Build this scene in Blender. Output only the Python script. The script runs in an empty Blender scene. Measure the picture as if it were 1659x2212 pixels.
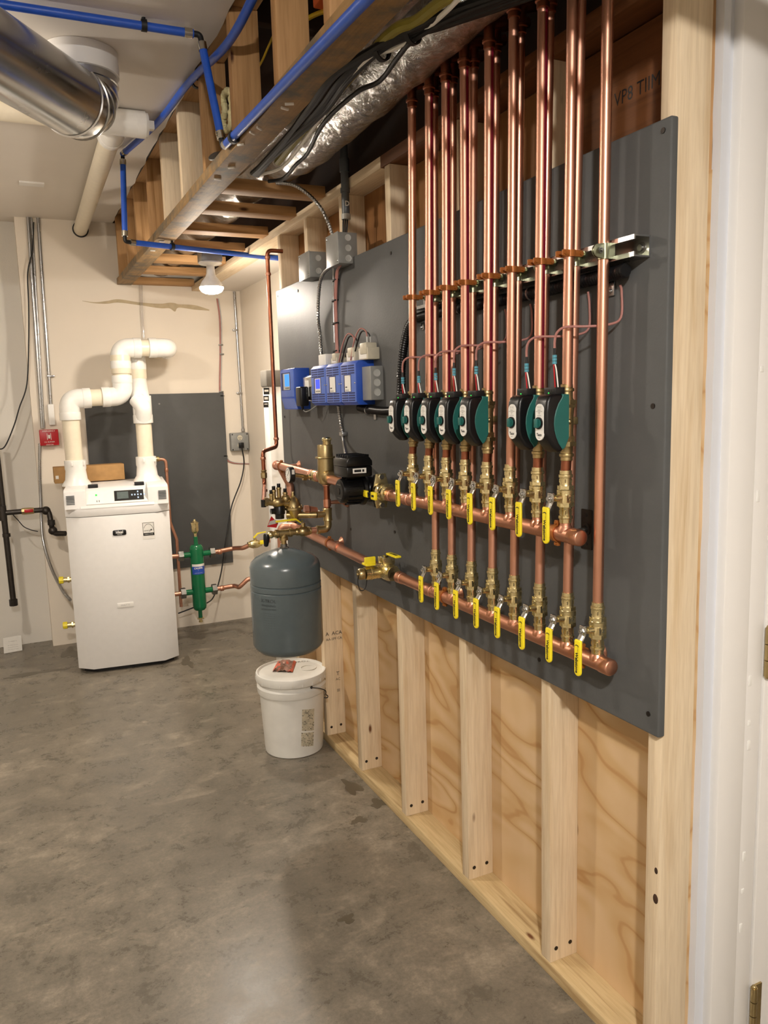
import bpy, bmesh, math, random
from mathutils import Vector, Matrix
random.seed(7)
S = bpy.context.scene
COL = S.collection

# ------------------------------------------------------------------ camera, world, exposure
CAM = Vector((0.0, 0.0, 1.53))
FPX = 1700.0
RT = Matrix(((0.9038731900520223, -0.4268255816927741, -0.028864842244602743),
             (-0.08660113084849236, -0.11648147771656028, -0.9894100815560395),
             (0.4189433141141449, 0.8968009746658349, -0.1422480628953007)))
cd = bpy.data.cameras.new('camera')
cam = bpy.data.objects.new('camera', cd)
COL.objects.link(cam)
cd.sensor_fit = 'VERTICAL'
cd.sensor_height = 36.0
cd.lens = FPX / 2212 * 36.0
cd.clip_start = 0.02
m3 = Matrix((RT[0], -RT[1], -RT[2])).transposed()
cam.matrix_world = Matrix.Translation(CAM) @ m3.to_4x4()
S.camera = cam
w = bpy.data.worlds.new('world')
w.use_nodes = True
w.node_tree.nodes['Background'].inputs[0].default_value = (0.9, 0.95, 1, 1)
w.node_tree.nodes['Background'].inputs[1].default_value = 0.05
S.world = w
S.view_settings.view_transform = 'Standard'
S.view_settings.look = 'None'
S.view_settings.gamma = 1.0
S.view_settings.exposure = 0.0
try:
    S.view_settings.use_curve_mapping = False
except Exception:
    pass
LAMP_BACK = 25.0      # W-ish, flood bulb under the joists at the far wall
LAMP_FRONT = 138.0     # flood bulbs on the main ceiling
LAMP_LEFT = 42.0
WARM = (1.0, 0.885, 0.75)
NEUT = (1.0, 0.94, 0.87)

def at(px, py, ax, val):
    """point of the photograph (1659x2212) on the plane axis=val"""
    d = RT.transposed() @ Vector(((px - 829.5) / FPX, (py - 1106.0) / FPX, 1.0))
    t = (val - CAM[ax]) / d[ax]
    return CAM + d * t

# ------------------------------------------------------------------ materials
def lin(c):
    return c / 12.92 if c <= 0.04045 else ((c + 0.055) / 1.055) ** 2.4
def hx(s):
    s = s.lstrip('#')
    return tuple(lin(int(s[i:i + 2], 16) / 255) for i in (0, 2, 4)) + (1.0,)
class NT:
    def __init__(s, name):
        s.m = bpy.data.materials.new(name)
        s.m.use_nodes = True
        s.t = s.m.node_tree
        s.b = s.t.nodes['Principled BSDF']
    def n(s, typ, **kw):
        nd = s.t.nodes.new(typ)
        for k, v in kw.items():
            if k.startswith('i_'):
                nd.inputs[k[2:].replace('_', ' ')].default_value = v
            else:
                setattr(nd, k, v)
        return nd
    def l(s, a, b):
        s.t.links.new(a, b)
    def coord(s, scale=(1, 1, 1), rand=True):
        tc = s.n('ShaderNodeTexCoord')
        mp = s.n('ShaderNodeMapping')
        mp.inputs['Scale'].default_value = scale
        s.l(tc.outputs['Object'], mp.inputs['Vector'])
        if rand:
            oi = s.n('ShaderNodeObjectInfo')
            mu = s.n('ShaderNodeMath', operation='MULTIPLY')
            mu.inputs[1].default_value = 37.0
            s.l(oi.outputs['Random'], mu.inputs[0])
            ad = s.n('ShaderNodeVectorMath', operation='ADD')
            s.l(mp.outputs[0], ad.inputs[0])
            s.l(mu.outputs[0], ad.inputs[1])
            return ad.outputs[0]
        return mp.outputs[0]
    def noise(s, vec, scale, detail=3, rough=0.5, dist=0.0):
        nd = s.n('ShaderNodeTexNoise')
        nd.inputs['Scale'].default_value = scale
        nd.inputs['Detail'].default_value = detail
        nd.inputs['Roughness'].default_value = rough
        nd.inputs['Distortion'].default_value = dist
        s.l(vec, nd.inputs['Vector'])
        return nd.outputs['Fac']
    def ramp(s, fac, stops):
        r = s.n('ShaderNodeValToRGB')
        e = r.color_ramp.elements
        while len(e) < len(stops):
            e.new(0.5)
        for el, (p, c) in zip(e, stops):
            el.position = p
            el.color = c if len(c) == 4 else tuple(c) + (1,)
        s.l(fac, r.inputs[0])
        return r.outputs[0]
    def mix(s, fac, a, b, mode='MIX'):
        x = s.n('ShaderNodeMix', data_type='RGBA', blend_type=mode)
        if isinstance(fac, (int, float)):
            x.inputs[0].default_value = fac
        else:
            s.l(fac, x.inputs[0])
        for i, v in ((6, a), (7, b)):
            if isinstance(v, tuple):
                x.inputs[i].default_value = v
            else:
                s.l(v, x.inputs[i])
        return x.outputs[2]
    def bump(s, h, strength=0.2, dist=0.01):
        b = s.n('ShaderNodeBump')
        b.inputs['Strength'].default_value = strength
        b.inputs['Distance'].default_value = dist
        s.l(h, b.inputs['Height'])
        s.l(b.outputs[0], s.b.inputs['Normal'])
    def col(s, c):
        if isinstance(c, tuple):
            s.b.inputs['Base Color'].default_value = c
        else:
            s.l(c, s.b.inputs['Base Color'])
    def set(s, rough=0.5, metal=0.0, spec=0.5):
        s.b.inputs['Roughness'].default_value = rough
        s.b.inputs['Metallic'].default_value = metal
        s.b.inputs['Specular IOR Level'].default_value = spec
BLK = (0, 0, 0, 1); WHT = (1, 1, 1, 1)
def plain(name, c, rough=0.5, metal=0.0, var=0.06, scale=30, spec=0.5, bump=0.0):
    t = NT(name)
    v = t.coord((1, 1, 1))
    f = t.noise(v, scale, 3)
    c = hx(c) if isinstance(c, str) else c
    d = tuple(x * (1 - var * 2) for x in c[:3]) + (1,)
    u = tuple(min(1, x * (1 + var)) for x in c[:3]) + (1,)
    t.col(t.ramp(f, [(0.3, d), (0.7, u)]))
    t.set(rough, metal, spec)
    if bump:
        t.bump(f, bump, 0.004)
    return t.m
def wood(name, ax, c1, c2, knot='#6b4326', knots=0.5, rough=0.65, grain=1.0, dirt=None):
    t = NT(name)
    sc = [16, 16, 16]; sc[ax] = 0.9
    v = t.coord(tuple(sc))
    f = t.noise(v, 2.2, 5, 0.55, 0.6)
    f2 = t.noise(v, 9, 3, 0.6)
    c = t.ramp(f, [(0.25, hx(c2)), (0.48, hx(c1)), (0.72, tuple(min(1, x * 1.08) for x in hx(c1)[:3]) + (1,))])
    fine = t.ramp(f2, [(0.35, (0.80, 0.76, 0.70, 1)), (0.6, WHT)])
    c = t.mix(0.55 * grain, c, fine, 'MULTIPLY')
    if knots:
        sk = [9, 9, 9]; sk[ax] = 3.4
        vk = t.coord(tuple(sk))
        vo = t.n('ShaderNodeTexVoronoi')
        vo.inputs['Scale'].default_value = 1.0
        t.l(vk, vo.inputs['Vector'])
        r = t.ramp(vo.outputs['Distance'], [(0.035 * knots + 0.02, WHT), (0.09 * knots + 0.05, BLK)])
        c = t.mix(r, c, hx(knot))
    if dirt:
        vd = t.coord((5, 5, 5))
        fd = t.noise(vd, 1.5, 5, 0.7)
        c = t.mix(t.ramp(fd, [(0.42, BLK), (0.62, WHT)]), c, hx(dirt))
    t.col(c)
    t.set(rough, 0, 0.3)
    t.bump(f2, 0.12, 0.002)
    return t.m
M = {}
for i, a in enumerate('XYZ'):
    M['stud' + a] = wood('pale spruce ' + a, i, '#e2cfb1', '#d2b994', knots=0.35)
    M['plate' + a] = wood('treated pine ' + a, i, '#c9b287', '#97794f', knots=0.3, grain=1.3)
    M['old' + a] = wood('aged fir ' + a, i, '#b58d60', '#8f683c', knot='#4a2a14', knots=0.4)
    M['dirty' + a] = wood('dirty beam wood ' + a, i, '#a38358', '#77603f', knots=0.3, dirt='#6a6152', grain=1.2)
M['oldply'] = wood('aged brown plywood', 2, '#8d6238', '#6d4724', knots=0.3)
M['shadewood'] = wood('shaded brown board', 1, '#6e4526', '#55331a', knots=0)  # brown lumber, made darker to carry the shade behind the risers
# plywood with cathedral grain
t = NT('plywood sheet')
v = t.coord((1.0, 0.75, 2.0), rand=False)
nf = t.noise(v, 1.35, 2.5, 0.5, 0.9)
mu = t.n('ShaderNodeMath', operation='MULTIPLY'); mu.inputs[1].default_value = 52
t.l(nf, mu.inputs[0])
si = t.n('ShaderNodeMath', operation='SINE'); t.l(mu.outputs[0], si.inputs[0])
ma = t.n('ShaderNodeMath', operation='MULTIPLY_ADD'); ma.inputs[1].default_value = 0.5; ma.inputs[2].default_value = 0.5
t.l(si.outputs[0], ma.inputs[0])
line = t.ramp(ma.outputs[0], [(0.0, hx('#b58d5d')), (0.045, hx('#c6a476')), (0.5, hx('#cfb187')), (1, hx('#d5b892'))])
big = t.noise(t.coord((1, 3, 1.2), rand=False), 1.6, 3)
c = t.mix(t.ramp(big, [(0.35, BLK), (0.7, (0.55, 0.55, 0.55, 1))]), line, hx('#b99669'))
vo = t.n('ShaderNodeTexVoronoi'); vo.inputs['Scale'].default_value = 3.2
t.l(t.coord((1, 1.2, 0.9), rand=False), vo.inputs['Vector'])
c = t.mix(t.ramp(vo.outputs['Distance'], [(0.05, WHT), (0.085, BLK)]), c, hx('#7a552c'))
t.col(c); t.set(0.6, 0, 0.3)
M['ply'] = t.m
# concrete floor
t = NT('concrete')
v = t.coord((1, 1, 1), rand=False)
a1 = t.noise(v, 1.3, 5, 0.6, 0.2)
a2 = t.noise(v, 7.5, 12, 0.78, 0.2)
a3 = t.noise(v, 85, 5, 0.75)
va = t.coord((1.3, 2.6, 1), rand=False)
a4 = t.noise(va, 3.4, 8, 0.7, 0.3)
c = t.ramp(a2, [(0.32, hx('#575247')), (0.45, hx('#756e62')), (0.56, hx('#887f71')), (0.70, hx('#ada18f'))])
c = t.mix(t.ramp(a1, [(0.36, (0.75, 0.75, 0.75, 1)), (0.62, BLK)]), c, hx('#6b655a'))
c = t.mix(t.ramp(a4, [(0.54, BLK), (0.72, (0.5, 0.5, 0.5, 1))]), c, hx('#b3a693'))
c = t.mix(0.5, c, t.ramp(a3, [(0.38, (0.6, 0.6, 0.6, 1)), (0.6, WHT)]), 'MULTIPLY')
t.col(c)
r = t.ramp(a2, [(0.3, (0.22, 0.22, 0.22, 1)), (0.7, (0.38, 0.38, 0.38, 1))])
t.l(r, t.b.inputs['Roughness'])
t.b.inputs['Specular IOR Level'].default_value = 0.4
t.bump(a2, 0.10, 0.006)
M['concrete'] = t.m
t = NT('damp stain')
t.col(hx('#5a5346')); t.set(0.28, 0, 0.4)
M['stain'] = t.m
def paint(name, c, rough=0.6, bs=0.05, var=0.05):
    t = NT(name)
    v = t.coord((1, 1, 1), rand=False)
    f = t.noise(v, 2.2, 5, 0.6); g = t.noise(v, 130, 2)
    c = hx(c)
    t.col(t.ramp(f, [(0.3, tuple(x * (1 - var) for x in c[:3]) + (1,)), (0.7, c)]))
    t.set(rough, 0, 0.35)
    t.bump(g, bs, 0.002)
    return t.m
M['wall'] = paint('cream wall paint', '#e6dccd')
M['ceil'] = paint('ceiling paint', '#e4ddd4')
M['white'] = paint('white door paint', '#e9e7e4', 0.45, 0.02, 0.02)
M['shade'] = paint('shaded drywall edge', '#d9dce3', 0.6, 0.02)  # bluish white: shade beside the door casing put into the paint colour
M['block'] = paint('painted block', '#dcd8d0', 0.55, 0.25)
M['crack'] = plain('patch plaster', '#b9a98b', 0.8)
# grey painted board
t = NT('charcoal board paint')
v = t.coord((1, 1, 1), rand=False)
f = t.noise(v, 3.0, 6, 0.6); g = t.noise(v, 160, 3, 0.6)
t.col(t.ramp(f, [(0.3, hx('#4f5050')), (0.7, hx('#5a5b5b'))]))
t.set(0.55, 0, 0.2)
t.bump(g, 0.16, 0.003)
M['board'] = t.m
def metal(name, c, rough=0.25, var=0.12, scale=18, st=(1, 1, 1)):
    t = NT(name)
    v = t.coord(st)
    f = t.noise(v, scale, 4, 0.6)
    c = hx(c) if isinstance(c, str) else c
    t.col(t.ramp(f, [(0.3, tuple(x * (1 - 2 * var) for x in c[:3]) + (1,)), (0.65, c)]))
    t.set(rough, 1.0)
    r = t.ramp(f, [(0.3, (rough * 1.5,) * 3 + (1,)), (0.7, (rough * 0.8,) * 3 + (1,))])
    t.l(r, t.b.inputs['Roughness'])
    return t.m
M['copper'] = metal('copper tube', '#d6a088', 0.36, 0.03, 2.5, (1, 1, 0.5))
M['copperH'] = metal('copper header', '#d49b81', 0.34, 0.08, 12, (1, 1, 1))
M['copperD'] = metal('tarnished copper', '#a86a50', 0.32, 0.12, 20)
M['bclamp'] = plain('copper coated clamp', '#a3622c', 0.42, 0.35)
M['brass'] = metal('cast brass', '#e4d5a4', 0.25, 0.10, 40)
M['bronze'] = metal('dull bronze', '#c0ab7c', 0.32, 0.12, 30)
M['nickel'] = metal('nickel', '#c9c5b8', 0.2, 0.05)
M['chrome'] = metal('chrome steel', '#d6d6d4', 0.14, 0.03)
M['galv'] = metal('galvanised steel', '#b9babb', 0.26, 0.10, 14)
M['zinc'] = metal('zinc yellow', '#a4a68a', 0.3, 0.12, 30)
M['duct'] = metal('duct steel', '#c3c4c4', 0.2, 0.02, 6, (1, 1, 1))
M['steel'] = metal('dull steel', '#8d8c88', 0.38, 0.1)
M['darksteel'] = metal('black iron', '#4b4744', 0.42, 0.1)
t = NT('crinkled foil')
v = t.coord((1, 1, 1))
vo = t.n('ShaderNodeTexVoronoi', feature='DISTANCE_TO_EDGE'); vo.inputs['Scale'].default_value = 34
f = t.noise(v, 26, 5, 0.7, 1.6)
t.l(v, vo.inputs['Vector'])
t.col(t.ramp(f, [(0.3, hx('#9a9894')), (0.7, hx('#cfccc8'))]))
t.set(0.27, 1.0)
t.bump(f, 0.55, 0.012)
M['foil'] = t.m
M['pvc'] = plain('cream pvc', '#e9dfc9', 0.35, 0, 0.02)
M['pvcw'] = plain('white pvc', '#efeeea', 0.25, 0, 0.02)
M['pvcg'] = plain('grey pvc', '#555a5e', 0.4)
M['blue'] = plain('blue pex', '#2257c4', 0.38, 0, 0.05)
M['bluebox'] = plain('blue plastic', '#2350b8', 0.4, 0, 0.04)
M['bluelt'] = plain('blue plastic front', '#5a76c6', 0.42, 0, 0.04)
M['navy'] = plain('dark blue slot', '#0c1c5c', 0.5)
M['black'] = plain('black plastic', '#0e0e10', 0.34, 0, 0.05, spec=0.4)
M['blackm'] = plain('black rubber', '#0f0f10', 0.55, 0, 0.05)
M['pump'] = plain('black pump paint', '#09090a', 0.3, 0, 0.03, spec=0.35)
M['green'] = plain('green plastic', '#20605a', 0.42, 0, 0.04)
M['sepgreen'] = plain('green enamel', '#0d6b42', 0.22, 0, 0.03)
M['teal'] = plain('teal tape', '#4d97ab', 0.5)
M['yellow'] = plain('yellow vinyl', '#f0dc25', 0.42, 0, 0.04)
M['wire'] = plain('brown thermostat wire', '#a8736b', 0.5, 0, 0.05)
M['red'] = plain('red plastic', '#b3121f', 0.35, 0, 0.05)
M['redstripe'] = plain('stripe red', '#8e2138', 0.35, 0.3, 0.1)
M['orange'] = plain('orange plastic', '#e2672c', 0.5)
M['olive'] = plain('olive sheath', '#8f8432', 0.5)
M['ycable'] = plain('yellow cable', '#d9b11a', 0.45)
M['tank'] = plain('grey tank enamel', '#566165', 0.25, 0, 0.03)
M['tankprint'] = plain('dark print', '#2c3032', 0.5)
M['pail'] = plain('white pail plastic', '#dcdbd5', 0.42, 0, 0.06, 9)
M['boiler'] = plain('boiler white enamel', '#e6e5e3', 0.38, 0, 0.01)
M['plastw'] = plain('white plastic', '#ebeae6', 0.35, 0, 0.02)
M['cardboard'] = plain('cardboard', '#b08855', 0.75, 0, 0.06)
M['paper'] = plain('paper', '#eceae4', 0.6, 0, 0.02)
M['grey'] = plain('grey electrical box', '#8f908d', 0.4, 0.2, 0.05)
M['taupe'] = plain('taupe painted metal', '#6f6b64', 0.5)
M['greylt'] = plain('light grey plastic', '#b9bab6', 0.45)
M['beige'] = plain('beige plastic', '#c9c2ae', 0.45)
M['ink'] = plain('black ink', '#161616', 0.6)
M['foam'] = plain('spray foam', '#d8cf9e', 0.8, 0, 0.1, 60, bump=0.6)
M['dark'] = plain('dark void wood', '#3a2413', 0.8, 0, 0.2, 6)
M['gauge'] = plain('gauge dial', '#e8e7e2', 0.3)
M['wrapper'] = plain('printed wrapper', '#c8604a', 0.4, 0, 0.25, 14)
M['film'] = plain('crumpled silver brown film', '#9a7466', 0.25, 0.3, 0.3, 30)
M['tan'] = plain('worn tan print', '#c3baa2', 0.7, 0, 0.12, 50)
M['dirt'] = plain('dirty print', '#6d6a60', 0.8, 0, 0.3, 60)
M['bulbg'] = plain('bulb neck', '#d8d6d0', 0.3)
t = NT('clear plastic'); t.col((0.95, 0.95, 0.95, 1)); t.set(0.08)
t.b.inputs['Transmission Weight'].default_value = 0.9
M['clear'] = t.m
def emis(name, c, st):
    t = NT(name)
    t.col(BLK)
    t.b.inputs['Emission Color'].default_value = tuple(c[:3]) + (1,)
    t.b.inputs['Emission Strength'].default_value = st
    return t.m
M['lcd'] = emis('lit lcd cyan', hx('#3fa4ff'), 1.1)
M['lcdb'] = emis('lit lcd blue', hx('#4a62ff'), 1.0)
M['lcdg'] = emis('green led', hx('#40ff60'), 1.2)
M['lcdw'] = emis('white backlit key', hx('#d8e8ff'), 1.2)
M['screen'] = plain('grey lcd', '#5f6a6a', 0.15)

# ------------------------------------------------------------------ mesh builder
def fillet(pts, r, seg=7):
    P = [Vector(p) for p in pts]
    out = [P[0]]
    for i in range(1, len(P) - 1):
        a, b, c = P[i - 1], P[i], P[i + 1]
        u = (a - b); v = (c - b)
        lu, lv = u.length, v.length
        if lu < 1e-6 or lv < 1e-6:
            continue
        u /= lu; v /= lv
        ang = u.angle(v)
        if ang > 3.1:
            out.append(b); continue
        d = min(r / math.tan(ang / 2), lu * 0.49, lv * 0.49)
        p0, p1 = b + u * d, b + v * d
        for k in range(seg + 1):
            s = k / seg
            out.append(p0 * (1 - s) ** 2 + b * 2 * s * (1 - s) + p1 * s * s)
    out.append(P[-1])
    return out
def catmull(pts, seg=8):
    P = [Vector(p) for p in pts]
    if len(P) < 3:
        return P
    Q = [P[0] * 2 - P[1]] + P + [P[-1] * 2 - P[-2]]
    out = []
    for i in range(1, len(Q) - 2):
        a, b, c, d = Q[i - 1:i + 3]
        for k in range(seg):
            s = k / seg
            out.append(0.5 * (b * 2 + (c - a) * s + (a * 2 - b * 5 + c * 4 - d) * s * s + (b * 3 - a - c * 3 + d) * s ** 3))
    out.append(P[-1])
    return out
def resample(pts, step):
    P = [Vector(p) for p in pts]
    out = [P[0]]; acc = 0
    for a, b in zip(P, P[1:]):
        L = (b - a).length
        d = step - acc
        while d <= L:
            out.append(a.lerp(b, d / L)); d += step
        acc = L - (d - step)
    return out
class MB:
    def __init__(s):
        s.v = []; s.f = []; s.mi = []; s.sm = []; s.cur = 0
    def mat(s, i):
        s.cur = i; return s
    def add(s, vs, fs, smooth=False):
        o = len(s.v)
        s.v += [Vector(x) for x in vs]
        for f in fs:
            s.f.append([o + i for i in f]); s.mi.append(s.cur); s.sm.append(smooth)
        return s
    def addbm(s, bm, smooth=False):
        bm.verts.index_update()
        s.add([v.co.copy() for v in bm.verts], [[v.index for v in f.verts] for f in bm.faces], smooth)
        bm.free()
        return s
    def box(s, a, b, bev=0.0, seg=2, rot=None, piv=None):
        a, b = Vector(a), Vector(b)
        lo = Vector(map(min, a, b)); hi = Vector(map(max, a, b))
        bm = bmesh.new()
        bmesh.ops.create_cube(bm, size=1)
        for v in bm.verts:
            v.co = Vector(((lo[i] + hi[i]) / 2 + v.co[i] * (hi[i] - lo[i]) for i in range(3)))
        if bev:
            bev = min(bev, min(hi - lo) * 0.49)
            bmesh.ops.bevel(bm, geom=bm.edges[:], offset=bev, segments=seg, affect='EDGES', profile=0.5)
        if rot is not None:
            pv = Vector(piv) if piv is not None else (lo + hi) / 2
            for v in bm.verts:
                v.co = rot @ (v.co - pv) + pv
        return s.addbm(bm, bool(bev))
    def prism(s, poly, ax, a0, a1, bev=0.0, seg=2, smooth=False):
        """poly in the two other axes (order: X:(y,z) Y:(x,z) Z:(x,y))"""
        bm = bmesh.new()
        def mk(p, a):
            if ax == 0: return Vector((a, p[0], p[1]))
            if ax == 1: return Vector((p[0], a, p[1]))
            return Vector((p[0], p[1], a))
        A = [bm.verts.new(mk(p, a0)) for p in poly]
        B = [bm.verts.new(mk(p, a1)) for p in poly]
        n = len(poly)
        caps = [bm.faces.new(A), bm.faces.new(B)]
        for i in range(n):
            bm.faces.new((A[i], A[(i + 1) % n], B[(i + 1) % n], B[i]))
        bmesh.ops.recalc_face_normals(bm, faces=bm.faces[:])
        if bev:
            es = list({e for f in caps for e in f.edges})
            bmesh.ops.bevel(bm, geom=es, offset=bev, segments=seg, affect='EDGES', profile=0.5)
        return s.addbm(bm, smooth or bool(bev))
    def lathe(s, p0, d, prof, n=20, smooth=True, phase=0.0, caps=True):
        p0 = Vector(p0); d = Vector(d).normalized()
        u = d.orthogonal().normalized()
        if abs(d.z) < 0.9:
            u = Vector((0, 0, 1)).cross(d).normalized()
        else:
            u = Vector((1, 0, 0)) - d * d.x
            u.normalize()
        w_ = d.cross(u)
        vs = []; fs = []
        for (tt, r) in prof:
            for k in range(n):
                a = phase + 2 * math.pi * k / n
                vs.append(p0 + d * tt + (u * math.cos(a) + w_ * math.sin(a)) * r)
        m = len(prof)
        for j in range(m - 1):
            for k in range(n):
                k2 = (k + 1) % n
                fs.append((j * n + k, j * n + k2, (j + 1) * n + k2, (j + 1) * n + k))
        if caps:
            fs.append(tuple(reversed(range(n))))
            fs.append(tuple((m - 1) * n + k for k in range(n)))
        return s.add(vs, fs, smooth)
    def cyl(s, p0, p1, r, n=16, r1=None, smooth=True, phase=0.0, bev=0.0):
        p0, p1 = Vector(p0), Vector(p1)
        L = (p1 - p0).length
        r1 = r if r1 is None else r1
        if bev:
            pr = [(0, r - bev), (bev * 0.3, r - bev * 0.3), (bev, r), (L - bev, r1), (L - bev * 0.3, r1 - bev * 0.3), (L, r1 - bev)]
        else:
            pr = [(0, r), (L, r1)]
        return s.lathe(p0, p1 - p0, pr, n, smooth, phase)
    def hexa(s, p0, p1, r, phase=0.0):
        return s.cyl(p0, p1, r, 6, smooth=False, phase=phase)
    def tube(s, pts, r, n=12, rf=None):
        P = [Vector(p) for p in pts]
        Q = [P[0]]
        for p in P[1:]:
            if (p - Q[-1]).length > 1e-5: Q.append(p)
        P = Q
        m = len(P)
        T = []
        for i in range(m):
            a = P[max(0, i - 1)]; b = P[min(m - 1, i + 1)]
            T.append((b - a).normalized())
        u = T[0].orthogonal().normalized()
        vs = []; fs = []
        for i in range(m):
            u = (u - T[i] * u.dot(T[i])).normalized()
            w_ = T[i].cross(u)
            rr = rf(i) if rf else r
            for k in range(n):
                a = 2 * math.pi * k / n
                vs.append(P[i] + (u * math.cos(a) + w_ * math.sin(a)) * rr)
        for i in range(m - 1):
            for k in range(n):
                k2 = (k + 1) % n
                fs.append((i * n + k, i * n + k2, (i + 1) * n + k2, (i + 1) * n + k))
        fs.append(tuple(reversed(range(n)))); fs.append(tuple((m - 1) * n + k for k in range(n)))
        return s.add(vs, fs, True)
    def corr(s, pts, r, step=0.004, amp=0.12, n=10):
        P = resample(pts, step)
        return s.tube(P, r, n, rf=lambda i: r * (1 + (amp if i % 2 else -amp)))
    def sph(s, c, r, sc=(1, 1, 1), n=16):
        bm = bmesh.new()
        bmesh.ops.create_uvsphere(bm, u_segments=n, v_segments=max(6, n // 2), radius=r)
        for v in bm.verts:
            v.co = Vector((v.co.x * sc[0], v.co.y * sc[1], v.co.z * sc[2])) + Vector(c)
        return s.addbm(bm, True)
    def merge(s, o, mtx):
        s.add([mtx @ v for v in o.v], o.f)
        s.sm[-len(o.f):] = o.sm; s.mi[-len(o.f):] = o.mi
        return s
def wloc(o):
    l = Vector((0, 0, 0))
    while o is not None:
        l += o.location; o = o.parent
    return l
def mkobj(name, mb, mats, off):
    me = bpy.data.meshes.new(name)
    me.from_pydata([v - off for v in mb.v], [], mb.f)
    if not isinstance(mats, (list, tuple)): mats = [mats]
    for m in mats: me.materials.append(M[m] if isinstance(m, str) else m)
    me.polygons.foreach_set('material_index', mb.mi)
    me.polygons.foreach_set('use_smooth', mb.sm)
    bm = bmesh.new(); bm.from_mesh(me)
    bmesh.ops.recalc_face_normals(bm, faces=bm.faces[:])
    bm.to_mesh(me); bm.free()
    me.set_sharp_from_angle(angle=math.radians(38))
    me.update()
    o = bpy.data.objects.new(name, me)
    COL.objects.link(o)
    return o
def tag(o, label, cat, group=None):
    o['label'] = label; o['category'] = cat
    if group: o['group'] = group
    return o
def solo(name, label, cat, mb, mats, group=None):
    xs = [v.x for v in mb.v]; ys = [v.y for v in mb.v]; zs = [v.z for v in mb.v]
    off = Vector(((min(xs) + max(xs)) / 2, (min(ys) + max(ys)) / 2, min(zs)))
    o = mkobj(name, mb, mats, off); o.location = off
    return tag(o, label, cat, group)
def struct(name, mb, mats, parent=None):
    off = wloc(parent) if parent else Vector((0, 0, 0))
    o = mkobj(name, mb, mats, off)
    if parent: o.parent = parent
    else: o['kind'] = 'structure'
    return o
def thing(name, label, cat, loc, group=None, rz=0.0):
    o = bpy.data.objects.new(name, None)
    o.empty_display_size = 0.05
    COL.objects.link(o); o.location = loc; o.rotation_euler[2] = rz
    return tag(o, label, cat, group)
def part(name, mb, mats, root, label=None, local=False):
    off = Vector((0, 0, 0)) if local else wloc(root)
    o = mkobj(name, mb, mats, off); o.parent = root
    if label: o['label'] = label
    return o
def dup(root, loc, label=None, group=None, rz=None):
    r = root.copy(); COL.objects.link(r); r.location = loc
    if label: r['label'] = label
    if group: r['group'] = group
    if rz is not None: r.rotation_euler[2] = rz
    for ch in list(root.children):
        c = ch.copy(); COL.objects.link(c); c.parent = r
        for g in list(ch.children):
            d = g.copy(); COL.objects.link(d); d.parent = c
    return r
def text_mb(txt, size, o, ex, ey, align='CENTER', bold=0.0, sx=1.0):
    cu = bpy.data.curves.new('writing', 'FONT')
    cu.body = txt; cu.size = size; cu.align_x = align; cu.align_y = 'CENTER'
    cu.resolution_u = 2
    cu.offset = bold
    ob = bpy.data.objects.new('writing', cu)
    me = bpy.data.meshes.new_from_object(ob)
    ex = Vector(ex); ey = Vector(ey); o = Vector(o)
    mb = MB()
    mb.add([o + ex * v.co.x * sx + ey * v.co.y for v in me.vertices], [list(p.vertices) for p in me.polygons])
    bpy.data.objects.remove(ob); bpy.data.curves.remove(cu); bpy.data.meshes.remove(me)
    return mb
X = Vector((1, 0, 0)); Y = Vector((0, 1, 0)); Z = Vector((0, 0, 1))
ORD = ['first', 'second', 'third', 'fourth', 'fifth', 'sixth', 'seventh', 'eighth', 'ninth', 'tenth', 'eleventh', 'twelfth']

# ------------------------------------------------------------------ the room
CZ = 2.68
mb = MB().box((-2.6, -3.4, -0.08), (2.4, 5.7, 0)); struct('floor', mb, 'concrete')
mb = MB()
# ceiling drywall with a ragged edge along the soffit
edge = [(0.69 + random.uniform(-0.008, 0.006), y) for y in [k * 0.09 - 3.4 for k in range(99)] if y < 5.41] + [(0.69, 5.41)]
mb.prism([(-2.6, -3.4)] + edge + [(.125, 5.41), (.125, 5.56), (-2.6, 5.56)], 2, CZ, CZ + 0.014)
struct('ceiling', mb, 'ceil')
mb = MB().box((0.125, 5.41, 0), (1.49, 5.56, CZ)); struct('wall_back', mb, 'wall')
mb = MB()
mb.box((-2.6, 5.56, 0), (0.125, 5.62, CZ))
struct('wall_back_block', mb, 'block')
mb = MB().box((1.49, 1.45, 0), (1.55, 5.56, 2.98)); struct('wall_right', mb, 'wall')
mb = MB().box((-2.66, -3.4, 0), (-2.6, 5.62, CZ)); struct('wall_left', mb, 'wall')
mb = MB().box((-2.66, -3.46, 0), (2.4, -3.4, CZ)); struct('wall_front', mb, 'wall')
mb = MB().box((2.4, -3.4, 0), (2.46, 1.3, CZ)); struct('wall_side', mb, 'wall')
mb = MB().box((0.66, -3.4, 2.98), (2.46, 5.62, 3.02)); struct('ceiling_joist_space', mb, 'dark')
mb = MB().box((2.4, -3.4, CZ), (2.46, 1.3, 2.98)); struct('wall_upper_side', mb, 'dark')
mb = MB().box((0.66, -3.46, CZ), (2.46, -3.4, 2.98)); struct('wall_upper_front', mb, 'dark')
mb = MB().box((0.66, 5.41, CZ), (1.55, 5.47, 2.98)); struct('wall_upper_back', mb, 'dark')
# low drywall ceiling beyond the stud wall, with a torn edge
ed = [(1.215 + random.uniform(-0.012, 0.01), y) for y in [3.62 + k * 0.12 for k in range(15)]]
mb = MB().prism(ed + [(1.215, 5.41), (1.49, 5.41), (1.49, 3.62)], 2, 2.285, 2.3)
struct('ceiling_low', mb, 'ceil')
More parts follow.
